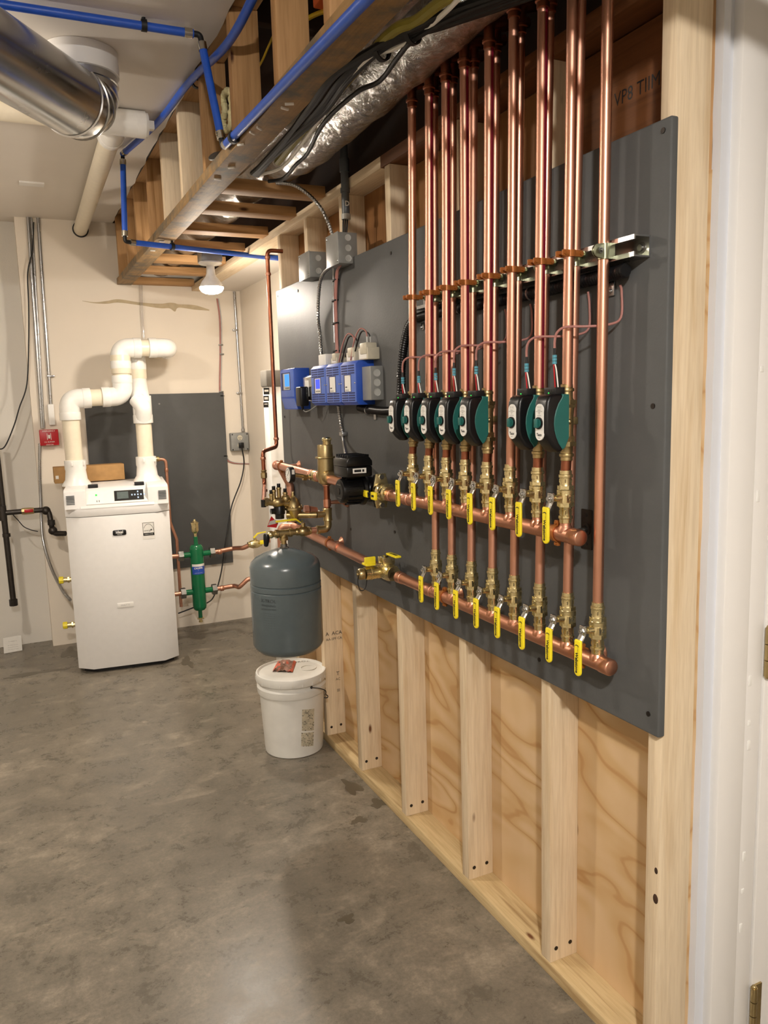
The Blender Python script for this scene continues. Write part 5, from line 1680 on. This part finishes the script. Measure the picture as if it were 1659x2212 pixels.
# copper from separator
def cpipe(label, pts, r=.0145, fil=.03, rings=(), ex=None):
    root = thing('copper_pipe', label, 'pipe', pts[0])
    part('tube', MB().tube(fillet(pts, fil), r, 16), 'copper', root)
    mb = MB()
    for c, d in rings: mb.lathe(Vector(c) - Vector(d) * .012, d, [(0, r * 1.1), (.003, r * 1.25), (.020, r * 1.25), (.024, r * 1.1)], 16)
    if rings: part('solder_joint', mb, 'copperH', root)
    return root
xb_ = ctr.x + W2
zU, zD = zs
cpipe('short copper pipe joining boiler to the upper left port of the green separator', [(xb_ - .01, SY, zU + .004), (cx0 - .11, SY, zU)], rings=[((xb_ + .03, SY, zU), X)])
cpipe('short copper pipe joining boiler to the lower left port of the green separator', [(xb_ - .01, SY, zD - .002), (cx0 - .11, SY, zD)], rings=[((xb_ + .03, SY, zD), X)])
u1 = at(505, 1190, 1, SY); u2 = at(508, 1178, 1, SY - .02); 
root = cpipe('bent copper pipe with yellow levered brass valve leaving the upper right of the green separator', [(cx0 + .11, SY, zU), (u1.x, SY, zU + .012), (u1.x + .03, SY - .12, zU + .03), at(545, 1175, 1, SY - .16), Vector((1.487, SY - .16, at(600, 1164, 1, SY - .16).z))], fil=.03, rings=[((cx0 + .15, SY, zU), X)])
c = at(552, 1175, 1, SY - .16)
mb = MB().lathe(c - X * .05, X, [(0, .018), (.012, .018), (.014, .022), (.03, .027), (.06, .027), (.075, .022), (.078, .018), (.09, .018)], 18).cyl(c, c + Z * .04, .010, 12)
part('brass_valve', mb, 'brass', root)
mb = MB().prism([(c.x - .01, c.z + .038), (c.x + .02, c.z + .065), (c.x + .07, c.z + .07), (c.x + .07, c.z + .074), (c.x + .018, c.z + .069), (c.x - .012, c.z + .042)], 1, c.y - .01, c.y + .01).box((c.x + .02, c.y - .04, c.z + .0), (c.x + .07, c.y - .03, c.z + .026), .003)
part('valve_lever', mb, 'yellow', root, 'yellow valve lever')
u1 = at(507, 1272, 1, SY)
cpipe('bent copper pipe leaving the lower right of the green separator', [(cx0 + .11, SY, zD), (u1.x, SY, zD + .006), (u1.x, SY - .12, zD + .02), at(535, 1251, 1, SY - .14), Vector((1.487, SY - .14, at(600, 1244, 1, SY - .14).z))], fil=.03, rings=[((cx0 + .15, SY, zD), X)])
# small copper relief pipe behind boiler on right
q0, q1, q2, q3 = at(330, 992, 1, 5.2), at(358, 992, 1, 5.2), at(360, 1060, 1, 5.2), at(362, 1070, 1, 5.2)
root = cpipe('thin copper relief pipe bending down behind the right side of the boiler', [q0, q1, Vector((q1.x, 5.2, HT - .30)), Vector((q1.x + .035, 5.2, HT - .42)), Vector((q1.x + .035, 5.2, .2))], r=.010, fil=.03, rings=[(q1 - Z * .07, Z), (q1 - X * .05, X)])
mb = MB().lathe(q0 + Vector((.01, 0, 0)), X, [(0, .016), (.02, .018), (.03, .014)], 12).cyl(q0 + Vector((0, 0, -.06)), q0 + Vector((0, 0, .02)), .012, 12)
part('relief_valve', mb, 'brass', root)

# ------------------------------------------------------------------ left wall services
BYW = 5.555
def wtube(label, name, cat, pts, r, m, y=5.395, corr=False, smooth=True):
    P = [at(a, b, 1, y) for a, b in pts]
    P = catmull(P, 8) if smooth and len(P) > 2 else P
    mb = MB().corr(P, r, .008, .1) if corr else MB().tube(P, r, 10)
    return solo(name, label, cat, mb, m)
CY = 5.40
for k, (xa, ya, xb2, yb) in enumerate([(60, 467, 91, 925), (68, 467, 95, 925), (82, 467, 113, 918)]):
    root = thing('wall_conduit', 'galvanised conduit running down the left wall to the red switch box, %s' % ['leftmost of three', 'middle of three', 'rightmost of three'][k], 'conduit', at(xb2, yb, 1, CY), 'conduits above the red box')
    P = [at(xa, ya, 1, CY), at(xb2, yb, 1, CY)]
    part('tube', MB().tube(P, .010 if k != 1 else .006, 12), 'galv', root)
    if k == 2:
        c = P[0].lerp(P[1], .76)
        part('strap', MB().box(c + Vector((-.012, -.013, -.006)), c + Vector((.032, .01, .006)), .002), 'galv', root)
        part('fitting', MB().box(P[1] + Vector((-.018, -.016, 0)), P[1] + Vector((.018, .009, .13)), .004), 'plastw', root, 'white painted fitting')
        part('connector', MB().cyl(P[1] + Vector((0, 0, .0)), P[1] + Vector((0, 0, .04)), .014, 10), 'steel', root)
root = thing('emergency_switch', 'red square emergency switch box on the white wall left of the boiler', 'switch', at(106, 965, 1, CY))
s0_ = at(87, 963, 1, 5.37); s1_ = at(125, 927, 1, 5.37)
part('box', MB().box((s0_.x + .006, 5.365, s0_.z + .006), (s1_.x - .006, 5.41, s1_.z - .006), .004), 'red', root)
part('cover_plate', MB().box((s0_.x, 5.358, s0_.z), (s1_.x, 5.366, s1_.z), .004, 3), 'red', root)
cxs = (s0_.x + s1_.x) / 2; czs = (s0_.z + s1_.z) / 2
part('toggle', MB().box((cxs - .006, 5.342, czs - .006), (cxs + .006, 5.358, czs + .016), .002), 'plastw', root, 'white toggle lever')
q = text_mb('EMERGENCY', .013, (cxs, 5.3575, czs + .040), X, Z); q2 = text_mb('OIL BURNER', .011, (cxs, 5.3575, czs - .028), X, Z); q.add(q2.v, q2.f)
q2 = text_mb('SWITCH', .011, (cxs, 5.3575, czs - .045), X, Z); q.add(q2.v, q2.f)
q.box((cxs - .012, 5.3575, czs - .014), (cxs - .009, 5.358, czs + .026)); q.box((cxs + .009, 5.3575, czs - .014), (cxs + .012, 5.358, czs + .026))
part('lettering', q, 'paper', root, 'white raised lettering')
wtube('thin black cord hanging down the white block wall at the left edge', 'hanging_cord', 'cord', [(73, 480), (70, 540), (60, 590), (62, 660), (62, 740), (58, 830), (42, 880), (30, 920), (10, 965), (-8, 970)], .004, 'blackm', y=5.38)
root_p = [at(86, 958, 1, CY), at(86, 1010, 1, CY), at(88, 1080, 1, CY), at(92, 1160, 1, 5.36), at(110, 1225, 1, 5.25), at(135, 1275, 1, 5.1), at(152, 1296, 1, 4.98)]
solo('flex_conduit', 'grey flexible metal conduit curving from the red box down to the boiler side', 'conduit', MB().corr(catmull(root_p, 10), .009, .006, .1), 'galv')
# gas line
GYY = 5.30
root = thing('gas_pipe', 'black iron gas pipe with drip leg and red handled valve left of the boiler', 'pipe', at(12, 1310, 1, GYY))
v1 = at(6, 940, 1, GYY); v2 = at(12, 1300, 1, GYY); xm = at(5, 1105, 1, GYY).x
zg = at(60, 1104, 1, GYY).z
mb = MB().tube([(xm, GYY, v1.z), (xm + .012, GYY, v2.z)], .017, 16)
h1 = at(105, 1103, 1, GYY); h2 = at(113, 1150, 1, GYY); h3 = Vector((ctr.x - W2 + .02, GYY - .1, h2.z))
mb.tube(fillet([(xm, GYY, zg), (h1.x, GYY, zg), (h1.x + .012, GYY - .05, h2.z), (h3.x, GYY - .1, h3.z)], .035), .016, 16)
part('tube', mb, 'darksteel', root)
part('end_cap', MB().lathe((xm + .012, GYY, v2.z), Z, [(-.03, .024), (.01, .024), (.012, .019)], 8, smooth=False), 'darksteel', root)
part('tee_fitting', MB().lathe((xm, GYY, zg - .045), Z, [(0, .024), (.09, .024)], 14), 'darksteel', root)
part('coupling', MB().lathe((xm + .01, GYY, at(10, 1160, 1, GYY).z), Z, [(0, .023), (.02, .023)], 12), 'darksteel', root)
for c in ((h1.x - .035, zg, 0), (h1.x + .012, h2.z + .03, 1)):
    mb = MB().sph((c[0] + (.02 if c[2] == 0 else .0), GYY - (.0 if c[2] == 0 else .05), c[1] - (.006 if c[2] == 0 else .012)), .027)
    part('elbow', mb, 'darksteel', root)
part('coupling', MB().lathe((h1.x + .008, GYY - .04, (zg + h2.z) / 2 - .02), Z, [(0, .022), (.03, .022)], 12), 'darksteel', root)
c = at(60, 1104, 1, GYY)
mb = MB().lathe(c - X * .035, X, [(0, .019), (.015, .021), (.05, .021), (.07, .019)], 8, smooth=False)
part('valve_body', mb, 'bronze', root)
part('valve_handle', MB().box(c + Vector((-.02, -.03, -.006)), c + Vector((.03, -.02, .014)), .003), 'red', root, 'red valve handle')
wtube('short loose black wire curling below the gas pipe on the block wall', 'loose_wire', 'wire', [(28, 1112), (40, 1125), (52, 1138), (68, 1145), (82, 1148)], .003, 'blackm', y=5.33)
p_ = [at(a, b, 1, 5.40) for a, b in ((7, 1385), (47, 1382), (48, 1402), (8, 1406))]
root = thing('floor_card', 'small white printed card leaning at the foot of the white block wall', 'card', p_[3])
mb = MB().prism([(p_[0].x, p_[3].z + .10), (p_[1].x, p_[3].z + .105), (p_[2].x, p_[3].z + .004), (p_[3].x, p_[3].z)], 1, 5.40, 5.404)
for v in mb.v: v.z -= (p_[3].z - .001)
part('card', mb, 'paper', root)
q = text_mb('- ----- -', .016, ((p_[0].x + p_[1].x) / 2, 5.399, .075), X, Z); 
for k in range(3): q2 = text_mb('--- ------ -- -----', .010, ((p_[0].x + p_[1].x) / 2, 5.399, .05 - k * .014), X, Z); q.add(q2.v, q2.f)
part('card_print', q, 'ink', root)
# back wall right side: conduit, receptacle, low voltage wires
root = thing('receptacle_conduit', 'thin galvanised conduit dropping along the back corner to the grey receptacle', 'conduit', at(525, 930, 1, CY))
P = [at(506, 630, 1, CY), at(525, 932, 1, CY)]
part('tube', MB().tube(P, .009, 10), 'galv', root)
for f_ in (.27, .72):
    c = P[0].lerp(P[1], f_); part('strap', MB().box(c + Vector((-.028, -.011, -.006)), c + Vector((.010, .009, .006)), .002), 'galv', root)
part('connector', MB().cyl(P[1], P[1] + Z * .02, .013, 10), 'galv', root)
root = thing('receptacle', 'grey square duplex receptacle box on the back wall with a black plug', 'outlet', at(519, 975, 1, CY))
r0, r1 = at(500, 975, 1, 5.36), at(537, 934, 1, 5.36)
part('box', MB().box((r0.x, 5.36, r0.z), (r1.x, 5.41, r1.z), .008, 3), 'grey', root)
cxr = (r0.x + r1.x) / 2; czr = (r0.z + r1.z) / 2
mb = MB()
for dz in (.028, -.022):
    mb.lathe((cxr, 5.3605, czr + dz), -Y, [(0, .0185), (.003, .0175)], 16)
part('outlet_face', mb, 'beige', root)
mb = MB()
for dz in (.028,):
    mb.box((cxr - .008, 5.3565, czr + dz - .004), (cxr - .005, 5.3575, czr + dz + .006)).box((cxr + .005, 5.3565, czr + dz - .004), (cxr + .008, 5.3575, czr + dz + .006)).sph((cxr, 5.357, czr + dz - .010), .003, n=8)
for sx in (-1, 1):
    for sz in (-1, 1): mb.sph((cxr + sx * .052, 5.36, czr + sz * .052), .005, n=8)
part('slots', mb, 'ink', root)
root = thing('appliance_cord', 'black plug and long black power cord trailing from the grey receptacle to the floor', 'cord', (cxr, 5.34, .2))  # power lead of an appliance: plug and black cord
part('plug', MB().box((cxr - .014, 5.325, czr - .042), (cxr + .018, 5.357, czr - .004), .004), 'black', root)
cp_ = [(cxr + .004, 5.335, czr - .04)] + [tuple(at(a, b, 1, yy)) for a, b, yy in ((527, 1000, 5.36), (520, 1040, 5.36), (500, 1095, 5.36), (488, 1165, 5.33), (477, 1240, 5.32), (462, 1288, 5.28), (446, 1303, 5.15), (430, 1308, 5.12), (385, 1325, 5.15))]
part('lead', MB().tube(catmull(cp_, 8), .0045, 8), 'blackm', root)
root = thing('thermostat_wires', 'thin brown and grey wires stapled down the back wall beside the dark panel', 'wires', at(480, 960, 1, CY))
mb = MB()
for d, m in ((0, 0), (5, 1), (2, 0)):
    mb.mat(m).tube(catmull([at(a + d * .8, b, 1, CY + .004) for a, b in ((468, 645), (474, 690), (475, 760), (474, 840), (478, 900), (480, 950 - d), (486, 985), (502, 1000 - d * .3), (560, 1002))], 8), .0032, 7)
part('sheath', mb, ['wire', 'greylt'], root)
mb = MB()
for a, b in ((477, 745), (479, 765), (478, 846), (480, 855), (487, 985)):
    c = at(a, b, 1, 5.40); mb.box(c + Vector((-.014, -.008, -.004)), c + Vector((.014, .01, .004)), .001)
part('staple', mb, 'steel', root)
wtube('clear plastic condensate tube dropping from the soffit end behind the flue pipe', 'condensate_tube', 'tube', [(305, 617), (307, 680), (311, 735)], .009, 'clear', y=5.39)
solo('duct_tape_grille', 'small white strip fixed flat on the ceiling near the left wall', 'strip', MB().box(*(lambda a, b: ((a.x, a.y, CZ - .008), (b.x, b.y + .03, CZ)))(at(41, 390, 2, CZ), at(95, 398, 2, CZ))), 'white')

# ------------------------------------------------------------------ ductwork and drain on the main ceiling
cc = at(174, 112, 2, CZ)
root = thing('round_duct', 'shiny galvanised round duct elbowing up into the ceiling at upper left', 'duct', (cc.x, cc.y, 2.4))
zd = 2.505
dE = Vector((cc.x, cc.y, zd)); dF = at(-160, 20, 2, zd)
mb = MB().tube(fillet([(cc.x, cc.y, 2.66), dE, dF], .125, 14), .108, 40)
part('duct_tube', mb, 'duct', root)
pth = fillet([(cc.x, cc.y, 2.66), dE, dF], .125, 4)
mb = MB()
for k in (1, 2, 3, 4, 5):
    d = (pth[k + 1] - pth[k - 1]).normalized() if k + 1 < len(pth) else (pth[k] - pth[k - 1]).normalized()
    mb.lathe(pth[k] - d * .004, d, [(0, .108), (.002, .1125), (.006, .1125), (.008, .108)], 40, caps=False)
part('elbow_seam', mb, 'duct', root)
part('ceiling_collar', MB().lathe((cc.x, cc.y, 2.605), Z, [(0, .112), (.001, .116), (.074, .116), (.075, .112)], 40), 'white', root, 'white painted collar')
tc_ = at(247, 263, 2, 2.625)
ew = at(172, 476, 1, 5.41)
PRD = .042
root = thing('drain_pipe', 'grey white plastic drain line with cleanout plug tucked under the duct and ceiling', 'pipe', tc_)
mb = MB().tube([(tc_.x - 3.0, tc_.y + .02, 2.632), tc_], PRD, 24)
mb.tube([tc_ + Vector((0, .06, -.012)), Vector((ew.x, 5.405, 2.628))], PRD * .97, 24)
part('tube', mb, 'pvc', root)
mb = MB().lathe(tc_ - X * .07, X, [(0, PRD + .002), (.002, PRD + .008), (.15, PRD + .008), (.152, PRD + .002)], 24)
mb.tube(fillet([tc_ - X * .05, tc_ + Vector((0, .02, -.005)), tc_ + Vector((0, .13, -.012))], .04), PRD + .007, 24)
mb.lathe(tc_ + Vector((0, .12, -.012)), Y, [(0, PRD + .010), (.03, PRD + .010)], 24)
part('tee_fitting', mb, 'pvcw', root)
mb = MB().lathe(tc_ + X * .08, X, [(0, PRD + .009), (.035, PRD + .009), (.036, PRD + .004), (.045, PRD + .004)], 12, smooth=False).box(tc_ + Vector((.124, -.016, -.016)), tc_ + Vector((.150, .016, .016)), .003)
part('cleanout_plug', mb, 'pvcw', root, 'white square headed cleanout plug')
part('wall_ring', MB().lathe((ew.x, 5.41, 2.628), -Y, [(0, PRD + .006), (.012, PRD + .006)], 24), 'blackm', root, 'dark ring at the wall')

# ------------------------------------------------------------------ blue tubing
RB = .0125
def elb(mb, c, d1, d2):
    c = Vector(c)
    mb.mat(0).tube(fillet([c + Vector(d1) * .032, c, c + Vector(d2) * .032], .012), .009, 10)
    for d in (Vector(d1), Vector(d2)):
        d = d.normalized(); mb.mat(1).cyl(c + d * .024, c + d * .048, RB + .0018, 12)
def clip(c, d, up):
    c, d, up = Vector(c), Vector(d).normalized(), Vector(up)
    return MB().lathe(c - d * .008, d, [(0, RB + .0003), (0, RB + .005), (.016, RB + .005), (.016, RB + .0003)], 14, caps=False).cyl(c + up * (RB + .002), c + up * (RB + .016), .006, 8)
def blue(label, pts, clips=(), els=(), fil=.05):
    root = thing('blue_tube', label, 'tube', pts[0])
    part('tube', MB().tube(catmull(pts, 8) if len(pts) > 2 else pts, RB, 14), 'blue', root)
    for c, d, u in clips: part('tube_clip', clip(c, d, u), 'blackm', root, 'black plastic clip')
    if els:
        mb = MB()
        for c, d1, d2 in els: elb(mb, c, d1, d2)
        part('elbow_fitting', mb, ['blackm', 'nickel'], root, 'black elbow with metal rings')
    return root
zA = CZ - .022
cA = at(432, 75, 2, zA)
a0 = at(0, 9, 2, zA); dA = (cA - a0).normalized()
ca = at(311, 55, 2, zA)
c1 = at(482, 318, 0, SX - .016)
blue('blue plastic air line running along the ceiling from the left to the soffit', [a0 - dA * .7, cA - dA * .02], [(ca, dA, Z)], [(cA, -dA, (c1 - cA).normalized())])
blue('short blue plastic line slanting down across the soffit studs', [cA + (c1 - cA).normalized() * .03, c1 - (c1 - cA).normalized() * .03], (), [(c1, (cA - c1).normalized(), Vector((0, -1, 0)))])
c2 = at(794, -5, 0, SX - .016)
dC = (c2 - c1).normalized()
ck = at(505, 297, 0, SX - .016)
blue('blue plastic line running along the soffit beam toward the camera', [c1 + dC * .02, c1 + dC * 1.9], [(ck, dC, X)])
cD = at(265, 333, 2, zA)
pD = [cD] + [at(a, b, 2, zA) for a, b in ((340, 265), (425, 180))] + [at(490, 96, 0, SX - .018), at(550, -12, 0, SX - .018), at(600, -120, 0, SX - .018)]
for q_ in pD: q_.x = min(q_.x, SX - .015)
pD.append(pD[-1] + Vector((0, -1.6, .0)))
zF = 2.272
cE = Vector((cD.x, cD.y, zF))
px_ = at(270, 522, 2, zF)
cE = Vector((px_.x, px_.y, zF))
cF = at(600, 558, 2, zF)
dF_ = (cF - cE).normalized()
kD = at(425, 180, 2, zA)
blue('long blue plastic line sagging along the ceiling edge above the soffit', pD, [(kD, pD[3] - pD[1], Z)], [(cD, (pD[1] - cD).normalized(), (cE - cD).normalized())])
blue('blue plastic line hanging straight down beside the far soffit studs', [cD + (cE - cD).normalized() * .03, cE - (cE - cD).normalized() * .03], (), [(cE, (cD - cE).normalized(), dF_)])
kF = at(372, 533, 2, zF)
blue('blue plastic line crossing under the soffit to the far end of the stud wall', [cE + dF_ * .03, cF + dF_ * .02], [(kF, dF_, Z)])

# ------------------------------------------------------------------ things inside the soffit
root = thing('foil_duct', 'crinkled silver foil flexible duct lying inside the soffit above the crosspieces', 'duct', (1.0, 2.4, 2.32))
pts = [(.975, -.4, 2.425), (.972, .8, 2.425), (.975, 1.6, 2.42), (.985, 2.3, 2.412), (.985, 2.75, 2.42), (.97, 3.15, 2.455), (.95, 3.6, 2.44), (.95, 4.0, 2.45), (.95, 4.6, 2.445), (.95, 5.3, 2.45)]
cp_ = resample(catmull(pts, 16), .05)
rn = [random.uniform(-.004, .004) for _ in cp_]
mb = MB().tube(cp_, .1, 32, rf=lambda i: .098 + rn[i] + (.010 * math.sin(cp_[i].y * 15.7) if cp_[i].y > 2.95 else 0))
part('duct_sleeve', mb, 'foil', root)
mb = MB().tube(catmull([(.832, -.4, 2.385), (.832, 1.0, 2.385), (.832, 1.7, 2.385), (.834, 2.4, 2.385), (.82, 2.95, 2.385)], 8), .036, 20)
solo('foil_sleeve', 'thin silver foil sleeve beside the beam, half hidden by black cables', 'duct', mb, 'foil')
def cable(label, px, r, m, z=2.315, name='cable'):
    P = []
    for q in px:
        zz = q[2] if len(q) > 2 else z
        P.append(at(q[0], q[1], 2, zz))
    solo(name, label, 'cable', MB().tube(catmull(P, 8), r, 9), m, 'cables bundled under the foil duct')
Bk = [(1420, -130), (1230, -55), (1100, -8), (960, 40), (885, 72), (820, 105), (740, 165), (690, 230), (620, 305), (545, 372)]
off = [(0, 0), (-12, -6), (9, 9), (-4, 12), (-20, 2), (14, -2), (-10, 22)]
nm = ['topmost of the bundle', 'second of the bundle', 'third of the bundle', 'fourth of the bundle', 'leftmost of the bundle', 'right hand one of the bundle', 'lowest of the bundle']
for k, (ox, oy) in enumerate(off):
    pxs = []
    for j, (a, b) in enumerate(Bk):
        s = 1.0 if 0 < j < len(Bk) - 2 else .35
        tight = .35 if j in (4, 5) else 1
        pxs.append((a + ox * s * tight + random.uniform(-3, 3), b + oy * s * tight + random.uniform(-3, 3), 2.305 - .002 * (k % 3)))
    pxs[-1] = (545 + k * 2, 374 + k, 2.30)
    cable('thick black cable along the foil duct, ' + nm[k], pxs, .0085 if k < 5 else .006, 'blackm')
cable('white cable along the foil duct among the black bundle', [(1200, -130, 2.298), (1080, -60, 2.298), (1010, -20, 2.298), (960, 28, 2.298), (905, 75, 2.298), (850, 105, 2.298), (790, 130, 2.3), (720, 215, 2.3), (660, 300, 2.3), (610, 360, 2.3), (560, 378, 2.3)], .0055, 'paper')
cable('olive yellow cable along the foil duct beside the black bundle', [(1240, -150, 2.31), (1080, -62, 2.31), (960, 0, 2.31), (900, 45, 2.31), (840, 75, 2.31), (735, 190, 2.31), (690, 240, 2.31), (640, 300, 2.31), (600, 350, 2.308)], .012, 'olive')
cable('single black cable drooping across the foil duct', [(1400, -100, 2.297), (1220, -45, 2.297), (1090, -5, 2.297), (985, 35, 2.294), (895, 85, 2.293), (862, 120, 2.293), (820, 175, 2.293), (770, 200, 2.296), (700, 265, 2.3), (665, 330, 2.3), (640, 355, 2.3), (612, 385, 2.299), (580, 392, 2.299)], .006, 'blackm')
for k, (a, b) in enumerate(((888, 72), (822, 108))):
    c = at(a, b, 2, 2.305)
    solo('cable_tie', 'black cable tie around the cable bundle, ' + ('near one' if k == 0 else 'far one'), 'tie', MB().lathe(c - Vector((-.004, .008, 0)), Vector((-.35, 1, 0)), [(0, .021), (0, .0245), (.012, .0245), (.012, .021)], 16, caps=False), 'blackm')
def icable(label, px, r, m, xpl):
    solo('cable', label, 'cable', MB().tube(catmull([at(a, b, 0, xpl) for a, b in px], 8), r, 8), m)
icable('bright yellow cable looping between the soffit studs at the top', [(610, 88), (650, 50), (690, 28), (730, 20)], .007, 'ycable', .92)
icable('thin yellow cable dropping behind the second soffit stud', [(598, 60), (580, 100), (567, 130), (555, 150)], .004, 'ycable', .90)
p = at(690, 2, 0, .9)
solo('orange_box', 'orange plastic electrical box high between the near soffit studs', 'box', MB().box((.89, p.y - .045, p.z - .01), (.95, p.y + .03, p.z + .08), .006), 'orange')
c = at(492, 242, 0, SX + .03)
fp = resample(catmull([at(a, b, 0, SX + .012) for a, b in ((485, 285), (482, 262), (486, 240), (483, 215), (487, 200), (497, 197), (500, 212), (499, 235), (500, 258), (497, 275), (487, 284))], 8), .006)
fr = [random.uniform(.007, .0125) for _ in fp]
mb = MB().tube(fp, .01, 9, rf=lambda i: fr[i])
solo('spray_foam', 'lumpy cream spray foam bead beside the tall soffit stud', 'foam', mb, 'foam')
c = at(466, 338, 0, SX + .01)
solo('metal_disc', 'small grey metal disc poking out behind the soffit beam', 'disc', MB().lathe(c, Vector((-.5, -.5, .7)), [(0, .026), (.004, .024), (.005, .01)], 18), 'steel')

# ------------------------------------------------------------------ lamps
def flood_lamp(label, x, y, ztop, watt, colr, cage=True):
    r = thing('flood_lamp', label, 'lamp', (x, y, ztop))
    mb = MB().box((x - .052, y - .052, ztop - .055), (x + .052, y + .052, ztop), .004)
    part('lamp_box', mb, 'grey', r)
    mb = MB().lathe((x, y, ztop - .055), -Z, [(0, .058), (.006, .060), (.012, .050), (.016, .030)], 24)
    part('lamp_holder', mb, 'pvcw', r)
    mb = MB().lathe((x, y, ztop - .066), -Z, [(0, .020), (.045, .022), (.060, .028), (.085, .048), (.100, .057), (.112, .060)], 30)
    part('bulb_neck', mb, 'bulbg', r)
    mb = MB().lathe((x, y, ztop - .178), -Z, [(0, .060), (.010, .059), (.022, .050), (.030, .034), (.034, .012), (.0345, .001)], 30)
    area = math.pi * .06 ** 2 * 1.35
    part('bulb_lens', mb, emis('lit bulb lens ' + label[:12], colr, watt / area / math.pi), r, 'glowing frosted lens')
    return r
bl = at(458, 640, 1, 4.12)
flood_lamp('lit flood bulb in a grey box hanging under the far soffit crosspieces', bl.x, 4.12, 2.298, LAMP_BACK, WARM)
flood_lamp('lit flood bulb on the main ceiling behind the camera, by the soffit', -.25, -.75, 2.68, LAMP_FRONT, NEUT)
flood_lamp('lit flood bulb on the main ceiling at the far left of the room', -.6, 3.0, 2.68, LAMP_LEFT, WARM)
